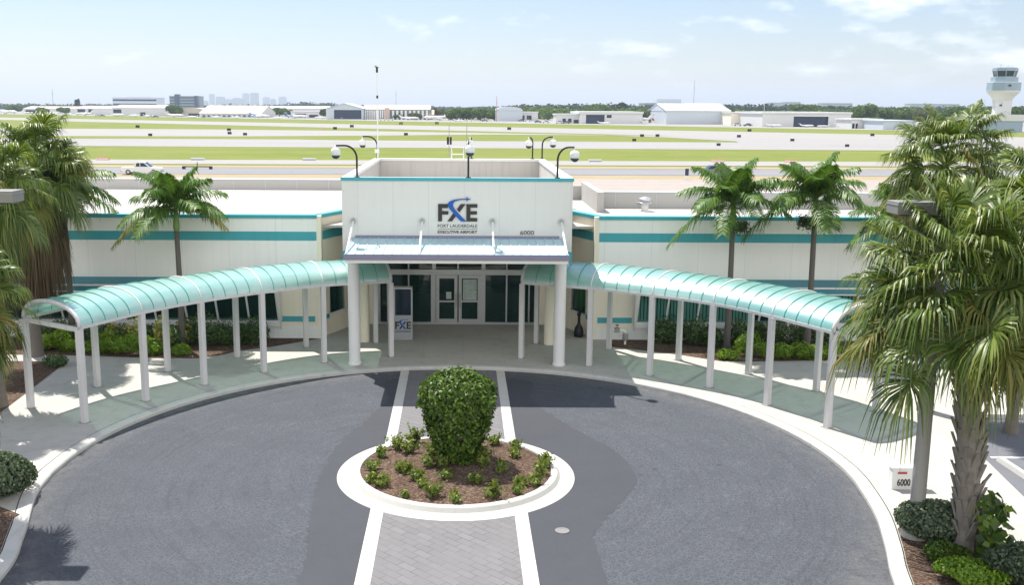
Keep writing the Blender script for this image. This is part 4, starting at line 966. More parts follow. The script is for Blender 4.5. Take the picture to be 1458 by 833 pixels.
for i, ((u, v, h), lb) in enumerate(zip(spots, pl_lab)):
    h *= .62
    p = at(u, v, .2); r = math.hypot(p.x-IC.x, p.y-IC.y)
    if r > 2.25: p = IC+(p-IC)*(2.25/r)
    rs = np.random.RandomState(100+i); o = thing('island_plant', lb, 'plant', (p.x, p.y, .14+.14*(1-min(1, r/2.4)**2)), local=True, group='small plants in the island bed')
    ns = int(8+h*26); V = []; D = []; st = MB()
    for k in range(ns):
        a = rs.uniform(0, 6.28); sp_ = rs.uniform(.05, .95)*h; hh = h*rs.uniform(.55, 1.05)
        e = np.array([math.cos(a)*sp_, math.sin(a)*sp_, hh]); st.tube([(0, 0, -.02), tuple(e*.5+np.array([0, 0, .04])), tuple(e)], [.008, .006, .003], 4)
        for q in range(26):
            t = rs.uniform(.22, 1.03); V.append(e*t+rs.normal(0, .03, 3)); D.append([math.cos(a), math.sin(a), .8])
    leaves('foliage', V, D, .10, .05, M['islandplant'], o, rs); st.build('stem', M['bark'], o)

# hedges and shrubs at the picture's lower corners
bush('hedge', 'grey green rounded hedge cut by the left edge beside the sidewalk', 'hedge', (-11.1, 22.3, SW), (.95, .9, .62), 11000, .10, .062, M['grayshrub'], 41, 'grey green hedges by the drive')
bush('hedge', 'grey green hedge round the foot of the right lamp pole', 'hedge', (10.25, 20.25, SW), (.95, .5, .40), 9000, .09, .058, M['grayshrub'], 42, 'grey green hedges by the drive')
bush('hedge', 'grey green hedge in the lower right corner behind the palm trunk', 'hedge', (11.4, 18.1, SW), (1.1, .8, .42), 9500, .09, .058, M['grayshrub'], 43, 'grey green hedges by the drive')
bush('ground_shrub', 'low lime green shrub at the bottom edge beside the fan palm trunk', 'shrub', (9.75, 18.2, SW), (.65, .5, .24), 3600, .085, .05, M['lime'], 44, 'lime green low shrubs at lower right')
bush('ground_shrub', 'low green shrub between the lamp pole and the fan palm trunk', 'shrub', (9.85, 19.25, SW), (.45, .4, .2), 2400, .075, .045, M['topiary'], 45, 'lime green low shrubs at lower right')
# broad leaved plant climbing at the palm's foot
rs = np.random.RandomState(46); o = thing('broadleaf_plant', 'large leaved dark green plant growing against the fan palm trunk', 'plant', (10.75, 19.45, SW), local=True)
V = []; D = []
for k in range(150):
    a = rs.uniform(-2.4, 1.0); r = rs.uniform(.05, .55); z = rs.uniform(.2, 1.45); V.append([math.cos(a)*r, math.sin(a)*r*.8, z*(1-.25*r)]); D.append([math.cos(a)*.7, math.sin(a)*.7-.3, .8])
leaves('foliage', V, D, .24, .19, M['topiary'], o, rs)
s = MB()
for k in range(9): a = k*.7; s.tube([(0, 0, -.02), (.12*math.cos(a), .12*math.sin(a), .6), (.35*math.cos(a), .35*math.sin(a), 1.15)], [.02, .015, .008], 5)
s.build('stem', M['shaft'], o)

def wall_plants(items, kind, cat, mat, labels, group, seed, n, L, W):
    for i, ((u, v, rx, h), lb) in enumerate(zip(items, labels)):
        p = at(u, v, SW); p.y = min(p.y, 38.55-rx*.4)
        bush(kind, lb, cat, (p.x, p.y, SW), (rx, rx*.75, h/2), n, L, W, mat, seed+i, group, amp=.5, shell=.75)
RB_ = [(938, 487, .55, .95), (962, 489, .6, 1.05), (990, 491, .6, .95), (1012, 494, .4, .8), (1052, 492, .55, 1.0), (1075, 491, .55, .95), (1106, 494, .6, 1.1), (1140, 494, .5, .95), (1172, 494, .6, .9)]
wall_plants(RB_, 'wall_shrub', 'shrub', M['shrub'], ['dark shrub nearest the portico under the right windows', 'second dark shrub from the portico under the right windows', 'third dark shrub from the portico under the right windows', 'small dark shrub left of the first fruiting palm', 'dark shrub just right of the first fruiting palm', 'dark shrub midway between the fruiting palms', 'tallest dark shrub left of the second fruiting palm', 'dark shrub right of the second fruiting palm', 'dark shrub by the right walkway end'], 'dark shrubs under the right windows', 200, 1500, .11, .055)
RL_ = [(1034, 512, .35, .40), (1063, 506, .45, .85), (1088, 510, .45, .62), (1112, 511, .42, .60), (1137, 511, .40, .58), (1160, 511, .42, .62), (1182, 511, .4, .55)]
wall_plants(RL_, 'lime_plant', 'plant', M['lime'], ['spiky lime plant alone on the mulch by the first fruiting palm', 'tall lime plant left of the lime row at right', 'first of the low lime row at right, next to the tall one', 'second of the low lime row at right', 'lime plant in the middle of the low row at right', 'lime plant left of the rear walkway post at right', 'lime plant behind the last right walkway post'], 'lime green plants in the right bed', 230, 620, .24, .045)
LB_ = [(362, 489, .6, .95), (350, 486, .4, .8), (322, 492, .55, .9), (298, 492, .55, 1.05), (272, 492, .5, 1.1), (243, 496, .55, .9), (212, 494, .6, .95), (180, 494, .6, .95), (150, 492, .6, .9), (112, 492, .6, .9), (82, 490, .6, 1.0), (55, 488, .6, .9)]
wall_plants(LB_, 'wall_shrub', 'shrub', M['shrub'], ['dark shrub nearest the portico under the left windows', 'dark shrub against the wall behind the first left one', 'dark shrub right of the bare mulch mound', 'dark shrub behind the bare mulch mound', 'tall dark shrub right of the lone left feather palm', 'dark shrub left of the lone left feather palm', 'dark shrub behind the lime ferns, right part', 'dark shrub behind the lime ferns, middle part', 'dark shrub behind the lime ferns, left part', 'dark shrub framed by the left walkway end, right', 'dark shrub framed by the left walkway end, middle', 'dark shrub framed by the left walkway end, left'], 'dark shrubs under the left windows', 260, 1500, .11, .055)
LL_ = [(256, 506, .32, .42), (222, 505, .35, .5), (205, 505, .42, .75), (188, 506, .42, .8), (168, 505, .4, .7), (148, 503, .4, .75), (131, 503, .35, .5), (104, 501, .4, .5), (85, 496, .45, .85), (66, 499, .42, .65)]
wall_plants(LL_, 'lime_plant', 'plant', M['lime'], ['small spiky lime fern at the foot of the lone left feather palm', 'low lime fern next left of the feather palm', 'lime fern right of the second left walkway post', 'tall lime fern by the second left walkway post', 'lime fern midway along the left bed', 'lime fern right of the rear walkway post at far left', 'small lime fern left of the rear walkway post', 'yellowish lime fern seen in the left walkway end', 'tall lime fern seen through the left walkway end', 'lime fern by the left end post of the walkway'], 'lime green ferns in the left bed', 290, 620, .24, .045)
CR_ = [(232, 500, .32, 1.25), (192, 496, .4, 1.05), (160, 494, .35, 1.0), (262, 494, .28, 1.0)]
wall_plants(CR_, 'yellow_shrub', 'shrub', M['croton'], ['tallest yellow leaved shrub in the left bed', 'wide yellow leaved shrub left of the tallest one', 'yellow leaved shrub at the left of the yellow group', 'small yellow leaved shrub right of the feather palm'], 'yellow leaved shrubs in the left bed', 320, 500, .13, .08)
bush('ground_shrub', 'small dark shrub at the corner of the left dark bed by the palm trunk', 'shrub', (-14.3, 34.4, SW), (.45, .4, .2), 700, .1, .05, M['shrub'], 47)
# ------------------------------------------------------------------ vehicles and small things on the airfield
def pickup(loc, rz, label):
    o = thing('pickup_truck', label, 'pickup truck', loc, rz, local=True); wd = .95
    MB().prism([(-2.9, .55), (-2.9, 1.08), (-.75, 1.12), (-.75, 1.14), (1.35, 1.14), (2.75, 1.02), (2.9, .85), (2.9, .5), (2.35, .42), (-2.4, .42)], 'y', -wd, wd).build('body', M['carwhite'], o, bevel=.05)
    MB().prism([(-.95, 1.1), (-.75, 1.78), (-.4, 1.84), (.55, 1.82), (1.45, 1.12)], 'y', -wd+.1, wd-.1).build('cab', M['carwhite'], o, bevel=.05)
    g = MB()
    for s in (-1, 1):
        y = s*(wd-.092)
        for poly in ([(-.72, 1.2), (-.6, 1.70), (-.12, 1.74), (-.12, 1.2)], [(-.02, 1.2), (-.02, 1.74), (.5, 1.72), (1.12, 1.2)]): g.prism(poly, 'y', y-.004, y+.004)
    g.build('side_window', M['gdark'], o)
    MB().quad((1.43, -.75, 1.16), (1.43, .75, 1.16), (.62, .7, 1.79), (.62, -.7, 1.79)).build('windscreen', M['gdark'], o)
    for x in (-1.85, 1.9):
        for s in (-1, 1):
            wl2 = MB().lathe([(.24, -.13), (.38, -.12), (.40, -.06), (.40, .06), (.38, .12), (.24, .13)], (0, 0, 0), 20).build('wheel', M['tyre'], o); wl2.rotation_euler.x = R(90); wl2.location = (x, s*(wd-.12), .40)
            MB().lathe([(.001, -.135), (.23, -.13), (.23, .13), (.001, .135)], (0, 0, 0), 14).build('rim', M['alu'], wl2)
    for s in (-1, 1): MB().box(2.80, 2.91, s*.62-.18, s*.62+.18, .74, .92).build('headlight', M['paper'], o)
    MB().box(2.86, 2.96, -.9, .9, .42, .6).box(-2.98, -2.88, -.9, .9, .45, .62).build('bumper', M['grey'], o)
    return o
p = at(203, 248, -.02); pickup(p, R(1), 'white pickup truck driving on the service road behind the left wing').scale = (.9,)*3
def car(loc, rz, label, mat, group=None):
    o = thing('parked_car', label, 'car', loc, rz, local=True, group=group); wd = .88
    MB().prism([(-2.2, .35), (-2.2, .85), (-1.6, .95), (1.0, .92), (2.1, .75), (2.2, .4), (1.9, .3), (-2, .3)], 'y', -wd, wd).build('body', mat, o, bevel=.05)
    MB().prism([(-1.7, .93), (-1.1, 1.40), (.2, 1.42), (1.0, .92)], 'y', -wd+.08, wd-.08).build('cab_glass', M['gdark'], o)
    MB().prism([(-1.1, 1.40), (-1.05, 1.44), (.15, 1.46), (.2, 1.42)], 'y', -wd+.07, wd-.07).build('roof', mat, o)
    for x in (-1.35, 1.35):
        for s in (-1, 1): MB().prism([(x+.32*math.cos(a*.524), .32+.32*math.sin(a*.524)) for a in range(12)], 'y', s*(wd-.14), s*(wd+.02)).build('wheel', M['tyre'], o)
    return o
p = at(1022, 250, -.02); car(p, 0, 'dark grey blue car on the service road behind the right feather palm', M['carblue'])
bar = thing('barrier_arm', 'long low brown barrier bar on short feet at the far side of the service road', 'barrier', at(282, 240.5, -.02)); q = at(260, 240.5, -.02); q2 = at(303, 240.5, -.02)
MB().box(q.x, q2.x, q.y-.08, q.y+.08, .28, .42).build('bar', M['ink'], bar)
MB().box(q.x, q.x+.4, q.y-.25, q.y+.25, -.03, .4).box(q2.x-.4, q2.x, q.y-.25, q.y+.25, -.03, .4).build('foot', M['black'], bar)
MB().box(-.05+(q.x+q2.x)/2, .05+(q.x+q2.x)/2, q.y-.05, q.y+.05, .2, 1.0).build('post', M['black'], bar)
sp_ = at(976, 256, -.02); so_ = thing('sign_post', 'white post with a dark sign head on the verge behind the right wing', 'sign post', sp_)
MB().box(sp_.x-.12, sp_.x+.12, sp_.y-.06, sp_.y+.06, -.03, 1.35).build('post', M['white'], so_)
MB().box(sp_.x-.1, sp_.x+.36, sp_.y-.11, sp_.y-.061, .55, 1.45).build('sign_panel', M['navy'], so_)
GB = 'low plastic barriers along the taxiway edge'
for u0, u1, v, mt, lb in ((137, 156, 227.5, 'orange', 'orange low barrier at far left behind the palms'), (272, 292, 228.0, 'white', 'white low barrier above the lone left feather palm'), (431, 450, 228.3, 'white', 'white low barrier left of the portico'), (838, 856, 230.2, 'white', 'white low barrier just right of the portico'), (1012, 1030, 230.2, 'orange', 'orange low barrier left of the first right feather palm top'), (1117, 1133, 230.6, 'orange', 'orange low barrier left of the second right feather palm top'), (457, 465, 183.0, 'orange', 'small orange barrier far out in the grass left of the mast')):
    a, b = at(u0, v, -.03), at(u1, v, -.03); o = thing('low_barrier', lb, 'barrier', (a+b)/2, group=GB); k = 5
    MB().prism([(a.y-.3, -.03), (a.y+.3, -.03), (a.y+.12, .38), (a.y-.12, .38)], 'x', a.x, b.x).build('body', M[mt], o)
    fl = MB()
    for i in range(k): x = a.x+(b.x-a.x)*(i+.5)/k; fl.box(x-.2, x+.2, a.y-.34, a.y-.24, .06, .24)
    fl.build('stripe', M['white' if mt == 'orange' else 'panelgrey'], o)
GS = 'taxiway guidance signs'
sgn = [(196, 182, 'taxiway sign at far left above the fan palm crown'), (214, 194, 'taxiway sign left of the white pickup, on the near grass'), (326, 186.5, 'dark taxiway sign left of the mast in the far grass band'), (349, 193, 'second taxiway sign in the near grass at left'), (327, 191.5, 'low taxiway sign at the runway edge at left'), (501, 181.5, 'taxiway sign above the front left dome camera'), (477, 184.5, 'taxiway sign beside the small orange barrier'), (578, 193, 'taxiway sign right of the mast on the near grass'), (571, 177.5, 'yellow backed sign by the apron right of the mast'), (622, 177, 'yellow sign by the apron above the portico'), (725, 185, 'taxiway sign right of the antenna rack'), (914, 195, 'left sign of a pair on the near grass at right'), (936, 195, 'right sign of a pair on the near grass at right'), (903, 201.5, 'small sign on the taxiway edge right of the dome cameras'), (1023, 208, 'tall marker right of centre in front of the wide taxiway'), (1052, 196, 'biggest dark sign on the wide taxiway at right'), (1067, 187.5, 'sign by the runway above the first right feather palm'), (1128, 201.5, 'sign at right on the wide taxiway left of the round palm'), (1206, 209.5, 'dark sign left of the round fan palm crown'), (1242, 194, 'sign by the runway nearest the round fan palm crown')]
for u, v, lb in sgn:
    p = at(u, v, -.03); o = thing('taxiway_sign', lb, 'sign', p, group=GS); wd = .0019*p.y; hg = .0024*p.y
    MB().box(p.x-wd, p.x+wd, p.y-.12, p.y+.12, .12, .12+hg).build('panel', M['black'] if 'yellow' not in lb else M['sabaltip'], o)
    MB().box(p.x-wd*.7, p.x-wd*.55, p.y-.06, p.y+.06, -.05, .13).box(p.x+wd*.55, p.x+wd*.7, p.y-.06, p.y+.06, -.05, .13).build('leg', M['grey'], o)

# ------------------------------------------------------------------ aircraft
def jet(name, label, u0, u1, v, flip=False, trim=None, tail=1.0, group='business jets parked across the field', cat='jet'):
    """a parked aircraft whose length spans two bearings; nose to the right unless flipped"""
    a, b = at(u0, v, -.02), at(u1, v, -.02); L = (b-a).length; c = (a+b)/2
    o = thing(name, label, cat, c, math.pi if flip else 0, local=True, group=group)
    r = L*.058; zc = r*1.9
    prof = [(-.50, .02), (-.42, .35), (-.30, .8), (-.15, 1), (.25, 1), (.36, .88), (.44, .6), (.49, .22), (.5, .02)]
    t = MB(); t.tube([(x*L, 0, zc+(.5*r if x < -.3 else 0)*(abs(x)-.3)/.2) for x, k in prof], [max(.01, k*r) for x, k in prof], 14).build('fuselage', M['jet'], o, smooth=True)
    m2 = M[trim] if trim else M['jet']
    for s in (-1, 1):
        MB().prism([(.06*L, s*r*.5), (-.10*L, s*r*.5), (-.20*L, s*.46*L), (-.14*L, s*.46*L)], 'z', zc-r*.75, zc-r*.55).build('wing', M['jet'], o)
        MB().tube([(-.33*L, s*r*1.75, zc+r*.45), (-.30*L, s*r*1.75, zc+r*.45), (-.17*L, s*r*1.75, zc+r*.45)], [r*.36, r*.5, r*.42], 10).build('engine', m2, o)
    MB().prism([(-.36*L, zc+r*.5), (-.5*L, zc+r*.7), (-.56*L, zc+.15*L*tail), (-.47*L, zc+.15*L*tail)], 'y', -.006*L, .006*L).build('tail_fin', m2, o)
    MB().prism([(-.46*L, 0), (-.55*L, -.16*L), (-.585*L, -.16*L), (-.56*L, 0), (-.585*L, .16*L), (-.55*L, .16*L)], 'z', zc+.148*L*tail, zc+.158*L*tail).build('tailplane', M['jet'], o)
    wn = MB()
    for s in (-1, 1):
        for i in range(7): x = (-.1+i*.05)*L; wn.box(x, x+.02*L, s*r*1.0-.01, s*r*1.0+.01, zc+r*.15, zc+r*.45)
        wn.box(.37*L, .41*L, s*r*.72-.01, s*r*.80+.01, zc+r*.25, zc+r*.5)
    wn.build('cabin_window', M['gdark'], o)
    g = MB()
    for x, y in ((.36*L, 0), (-.08*L, r*1.6), (-.08*L, -r*1.6)): g.tube([(x, y, 0), (x, y, zc-r*.5)], .02*L*.5).box(x-.02*L, x+.02*L, y-.1, y+.1, 0, .03*L)
    g.build('landing_gear', M['grey'], o)
    if trim == 'jetblue': MB().tube([(-.4*L, 0, zc-r*.45), (.2*L, 0, zc-r*.34), (.44*L, 0, zc-r*.15)], [.3*r, .86*r, .4*r], 12).build('belly_stripe', M['jetblue'], o, smooth=True)
    return o
jet('parked_jet', 'white jet with blue belly in front of the big gabled hangar', 995, 1036, 176.3, True, 'jetblue', 1.2)
jet('parked_jet', 'long white jet in front of the dark open hangar right of centre', 878, 926, 175.8, True, None, 1.0)
jet('parked_jet', 'white jet with a red tail beside the brown green tree', 930, 952, 175.2, False, 'red', 1.3)
jet('parked_jet', 'white jet parked before the dark glass hangar left of centre', 477, 509, 169.8, False, None, 1.0)
jet('parked_jet', 'white jet with a tall tail left of the round green trees', 604, 642, 171.2, True, None, 1.3)
jet('parked_jet', 'small white jet in front of the pillared building', 570, 596, 170.6, False, None, .9)
jet('parked_jet', 'white jet below the long roofed hangar at left', 408, 438, 168.3, False, 'jetblue', 1.0)
jet('parked_jet', 'light blue jet at the right end of the big pale hangar roof', 356, 384, 167.6, False, 'jetblue', 1.0)
jet('parked_jet', 'white jet at the far left edge of the airfield', -6, 26, 161.8, False, None, 1.1)
jet('parked_jet', 'white jet left of the navy doored hangar', 106, 132, 164.2, True, None, 1.1)
jet('parked_jet', 'white jet in front of the navy doored hangar', 158, 178, 165.4, False, None, .9)
jet('parked_jet', 'white jet left of the arched hangar at left', 236, 262, 166.4, False, None, 1.0)
GA = 'light aircraft on the far apron'
for u0, u1, v, f, lb in ((1092, 1112, 180.6, False, 'light aircraft with a dark tail by the thin white mast'), (1113, 1127, 180.2, True, 'light aircraft left of the open hangar at right'), (1140, 1158, 180.8, False, 'light aircraft before the open hangar at right, left one'), (1164, 1180, 181.2, True, 'light aircraft before the open hangar at right, right one'), (1190, 1212, 181.6, False, 'light aircraft right of the open hangar at right'), (64, 84, 163.0, True, 'light aircraft at left below the tan roofed hangar'), (182, 200, 166.0, True, 'light aircraft below the right end of the navy doored hangar'), (448, 466, 169.0, True, 'light aircraft left of the dark glass hangar'), (32, 48, 161.8, False, 'light aircraft at far left before the tan roofed hangar, left one'), (88, 104, 163.8, False, 'light aircraft at far left right of the tan roofed hangar'), (204, 220, 166.4, False, 'light aircraft left of the arched hangar mouth'), (266, 282, 167.4, True, 'light aircraft before the arched hangar mouth'), (300, 316, 168.0, False, 'light aircraft before the blue windows of the wide hall, left one'), (328, 344, 168.3, True, 'light aircraft before the blue windows of the wide hall, right one'), (388, 404, 168.8, True, 'light aircraft below the round bright tree left of the mast'), (646, 660, 172.6, False, 'light aircraft under the round green trees at centre'), (852, 868, 176.6, False, 'light aircraft in front of the open mouthed hangar')):
    jet('light_aircraft', lb, u0, u1, v, f, None, .9, GA, 'aircraft')

# ------------------------------------------------------------------ buildings across the field
def far_box(name, label, cat, u0, u1, vb, vt, depth, mat, roof=None, roofm=None, rise=0, openings=(), D=None, group=None, over=.5, bands=0, om='navy'):
    """a building whose front spans bearings u0..u1, standing where its foot is seen (or D metres off), vt its eaves"""
    if D is None: a, b = at(u0, vb, -.03), at(u1, vb, -.03)
    else: a, b = on_y(u0, vb, D), on_y(u1, vb, D); a.z = b.z = -.03
    Y = (a.y+b.y)/2; ax, bx2 = on_y(u0, vt, Y).x, on_y(u1, vt, Y).x; h = on_y((u0+u1)/2, vt, Y).z; w_ = bx2-ax
    o = thing(name, label, cat, ((ax+bx2)/2, Y, -.03), local=True, group=group); hw = w_/2
    px = Y/FPX
    ops = sorted((on_y(p, vt, Y).x-(ax+bx2)/2, on_y(q, vt, Y).x-(ax+bx2)/2, on_y((p+q)/2, t, Y).z, on_y((p+q)/2, bt, Y).z) for p, q, t, bt in openings)
    wall = MB(); x = -hw
    for p, q, zt_, zb_ in ops:
        zb_ = max(zb_, 0)
        wall.box(x, p, 0, .4, 0, h).box(p, q, .001, .4, zt_, h)
        if zb_ > .3: wall.box(p, q, .001, .4, 0, zb_)
        x = q
    wall.box(x, hw, 0, .4, 0, h).box(-hw, -hw+.4, .4, depth, 0, h).box(hw-.4, hw, .4, depth, 0, h).box(-hw+.4, hw-.4, depth-.4, depth, 0, h)
    wall.build('wall', M[mat], o)
    for p, q, zt_, zb_ in ops:
        MB().box(p+.05, q-.05, 1.2, 1.4, max(zb_, 0)+.02, zt_).build('opening', M[om], o)
    rm = M[roofm or 'hangar']
    if roof == 'gable_side':   # ridge along x
        MB().prism([(-over, h), (depth/2, h+rise), (depth+over, h), (depth+over, h+.3), (depth/2, h+rise+.35), (-over, h+.3)], 'x', -hw-over, hw+over).build('roof', rm, o)
        for s_ in (-1, 1): MB().prism([(.05, h), (depth-.05, h), (depth/2, h+rise-.02)], 'x', s_*hw-.2, s_*hw+.2).build('gable', M[mat], o)
    elif roof == 'gable_front':
        MB().prism([(-hw-over, h), (0, h+rise), (hw+over, h), (hw+over, h+.3), (0, h+rise+.35), (-hw-over, h+.3)], 'y', -over, depth+over).prism([(-hw, h+.001), (hw, h+.001), (0, h+rise)], 'y', .05, .35).build('roof', rm, o)
    elif roof == 'arch':
        P = [(hw*1.02*math.cos(math.pi*i/12), h+rise*math.sin(math.pi*i/12)) for i in range(13)]; MB().prism(P, 'y', -over, depth).build('roof', rm, o)
    else: MB().box(-hw-over, hw+over, -over, depth+over, h, h+max(.3, rise)).build('roof', rm, o)
    if bands:
        for i in range(bands):
            z0 = h*(i+.35)/bands; MB().box(-hw+.5, hw-.5, -.06, -.01, z0, z0+h*.42/bands).build('window_band', M[om], o)
    return o
fb = far_box
fb('hangar', 'long tan roofed hangar with a dark door at far left', 'hangar', 33, 116, 161.5, 155.0, 40, 'hangar', 'gable_side', 'tan', 2.5, ((36, 52, 156.2, 161),))
fb('hangar', 'pale hangar with navy doors left of the glass office block', 'hangar', 108, 160, 163.0, 154.0, 45, 'hangar', 'gable_side', 'hangar', 2.0, ((110, 121, 155.2, 161), (125.5, 131.5, 155.2, 161)))
fb('hangar', 'pale long hangar with a square navy door and a small one at left', 'hangar', 160, 236, 165.0, 153.6, 45, 'hangar', 'gable_side', 'hangar', 2.4, ((160.8, 172.5, 155.4, 160.6), (199, 206.5, 159.5, 164.6)))
fb('hangar', 'low arched roof hangar with a dark mouth left of the big pale roof', 'hangar', 250, 297, 165.6, 161.0, 45, 'hangar', 'arch', 'tan', 4.5, ((268, 284, 161.3, 165.5),))
fb('terminal_hall', 'wide hall with a big pale hipped roof and a row of blue windows at left', 'hall', 284, 372, 167.0, 161.6, 60, 'hangar', 'gable_side', 'tan', 6, tuple((288+i*7.2, 292.5+i*7.2, 163.4, 166.2) for i in range(11)), om='jetblue')
fb('hangar', 'long roofed hangar behind white sheds left of the mast', 'hangar', 374, 466, 165.5, 154.5, 40, 'hangar', 'gable_side', 'hangar', 2.0)
fb('shed', 'white flat shed with a dark window strip before the long roofed hangar', 'shed', 414, 456, 168.0, 159.2, 15, 'hangar', None, None, .6, ((420, 436, 161.5, 164.5), (440, 453, 163, 167)))
fb('hangar', 'hangar with a wide dark glass front left of the mast', 'hangar', 464, 516, 170.0, 154.6, 50, 'hangarblue', 'gable_front', 'hangarblue', 3.5, ((475.5, 514.5, 156.2, 169.0),))
o = fb('pillared_building', 'long cream building with white pillars and a red brown tower right of the mast', 'building', 517, 612, 170.0, 156.0, 30, 'office', 'gable_side', 'tan', 3.0)
Yp = o.location.y; mb = MB()
for i in range(13):
    u = 518+i*3.0; x = on_y(u, 160, Yp).x-o.location.x; mb.box(x-.5, x+.5, -2.2, -1.0, 0, height(156.5, u, Yp))
for i in range(9):
    u = 560+i*6.0; x = on_y(u, 160, Yp).x-o.location.x; mb.box(x-.7, x+.7, -2.2, -1.0, 0, height(157, u, Yp))
mb.build('pillar', M['white'], o)
x0 = on_y(548.5, 160, Yp).x-o.location.x; x1 = on_y(554.5, 160, Yp).x-o.location.x; MB().box(x0, x1, -3.2, -1.2, 0, height(153.2, 551, Yp)).build('brick_tower', M['red'] if False else M['pinkroof'], o)
gz = fb('pavilion', 'small pavilion with a pale terracotta hip roof right of the pillared building', 'pavilion', 597, 615, 170.2, 163.4, 12, 'treebrown' if False else 'office', 'gable_side', 'pinkroof', 3.2, over=1.6)
fb('shed', 'low white roofed shelter on pillars right of the round green trees', 'shelter', 712, 766, 172.0, 160.0, 20, 'hangar', None, None, .6, ((714, 722, 164, 171.5), (726, 735, 164, 171.5), (739, 747, 164, 171.5), (750, 757, 164, 171.5)))
fb('hangar', 'blue white arched roof peeping over the shelter right of centre', 'hangar', 706, 744, 171.0, 157.0, 25, 'hangarblue', 'arch', 'hangarblue', 2.5, D=660)
fb('hangar', 'white hangar with a big dark open mouth right of the portico', 'hangar', 826, 915, 176.0, 161.6, 50, 'hangar', None, 'hangar', 1.2, ((834.5, 861, 163, 175.6), (864, 871, 163.2, 167.5)))
fb('shed', 'low white shed left of the open mouthed hangar', 'shed', 792, 826, 175.5, 163.2, 20, 'hangar', None, None, .6, ((801, 806, 168.5, 174), (809, 814, 168.5, 174), (817, 824, 170, 175.3)))
fb('gabled_hangar', 'biggest white gabled hangar standing right of centre', 'hangar', 949, 1040, 176.8, 158.0, 55, 'hangarblue', 'gable_side', 'hangar', 4.0)
fb('shed', 'cream low building between the big gabled hangar and the thin mast', 'shed', 1041, 1085, 178.0, 161.0, 25, 'cream', None, 'hangar', .6)
fb('hangar', 'white hangar with a wide dark glass opening at right', 'hangar', 1086, 1212, 180.5, 162.0, 50, 'hangar', None, 'hangar', 1.0, ((1130.5, 1180, 165.6, 179.6),))
fb('shed', 'white sheds with small dark doors right of the wide dark opening', 'shed', 1213, 1256, 182.8, 170.5, 20, 'hangar', None, None, .6, ((1214, 1217.5, 175.5, 182), (1219, 1222, 175.5, 182)))
fb('shed', 'blue grey low shed partly behind the round palm crown', 'shed', 1258, 1302, 184.5, 172.5, 25, 'hangarblue', None, 'hangarblue', .5)
# mid distance office blocks and apartment slabs
o = fb('office_block', 'long low office block with bands of blue glass at left', 'office building', 160, 223, 158, 139.5, 40, 'hangarblue', None, 'hangarblue', 1.2, D=1500, bands=3)
MB().box(-14, 16, 8, 30, height(139.5, 190, 1500)+1.2, height(137.2, 190, 1500)).build('plant_room', M['hangarblue'], o)
o = fb('office_block', 'green grey office block with darker end towers at left', 'office building', 241, 281, 158, 137.0, 40, 'office', None, 'office', .8, D=1700, bands=5)
for u0, u1, vt in ((249, 255, 133.8), (277, 281.5, 136)):
    x0, x1 = on_y(u0, 140, 1700).x-o.location.x, on_y(u1, 140, 1700).x-o.location.x; MB().box(x0, x1, -2, 10, 0, height(vt, u0, 1700)).build('stair_tower', M['navy'], o)
o = fb('office_block', 'flat dark block with paler storeys on top behind the gabled hangar', 'office building', 918, 975, 160, 147.2, 50, 'office', None, 'office', .8, D=1500, bands=2)
x0, x1 = on_y(936, 140, 1500).x-o.location.x, on_y(971, 140, 1500).x-o.location.x; MB().box(x0, x1, 5, 35, height(147, 950, 1500), height(140.6, 950, 1500)).build('upper_storeys', M['hangarblue'], o)
for i, (u0, u1, vt, lb) in enumerate(((1098, 1118, 146.2, 'pale apartment slab over the trees, left of the pair at right'), (1119, 1140, 145.2, 'pale apartment slab over the trees, right of the pair at right'), (1170, 1214, 147.0, 'wide pale apartment slab left of the big round tree'), (1296, 1332, 147.8, 'pale apartment slab above the round palm crown'), (1336, 1366, 148.2, 'pale apartment slab right of the round palm crown'))):
    fb('apartment_block', lb, 'apartment block', u0, u1, 160, vt, 30, 'skyb', None, 'skyb', 1, D=2400, bands=5, group='apartment slabs beyond the trees', om='office')
# skyline towers of the city on the horizon, left
tw = [(286, 295, 142.5), (297.5, 304, 133.2), (307, 318.5, 137.0), (320, 329, 140.5), (330.5, 344, 139), (345, 353.5, 132.2), (356, 367, 131.6), (374, 383, 137.8), (385, 392, 140.5), (396.5, 407, 137.0)]
tl = ['lowest tower at the left end of the skyline', 'slim tower second from the left of the skyline', 'broad stepped tower third from the left of the skyline', 'low block just right of the broad stepped tower', 'wide low block in the middle of the skyline', 'tall tower left of the tallest one', 'tallest tower of the skyline', 'tower right of the tallest one', 'low tower right of the skyline middle', 'tower standing last at the right of the skyline']
for i, ((u0, u1, vt), lb) in enumerate(zip(tw, tl)):
    Dk = 6200+(i*737) % 1400; o = fb('skyline_tower', lb, 'tower block', u0, u1, 158, vt+1.2, 30, 'skyb', None, 'skyb', 2, D=Dk, group='city towers on the horizon', bands=0)
    hw = (on_y(u1, vt, Dk).x-on_y(u0, vt, Dk).x)/2; MB().box(-hw*.6, hw*.55, 4, 26, height(vt+1.2, u0, Dk), height(vt, u0, Dk)).build('crown', M['skyb'], o)
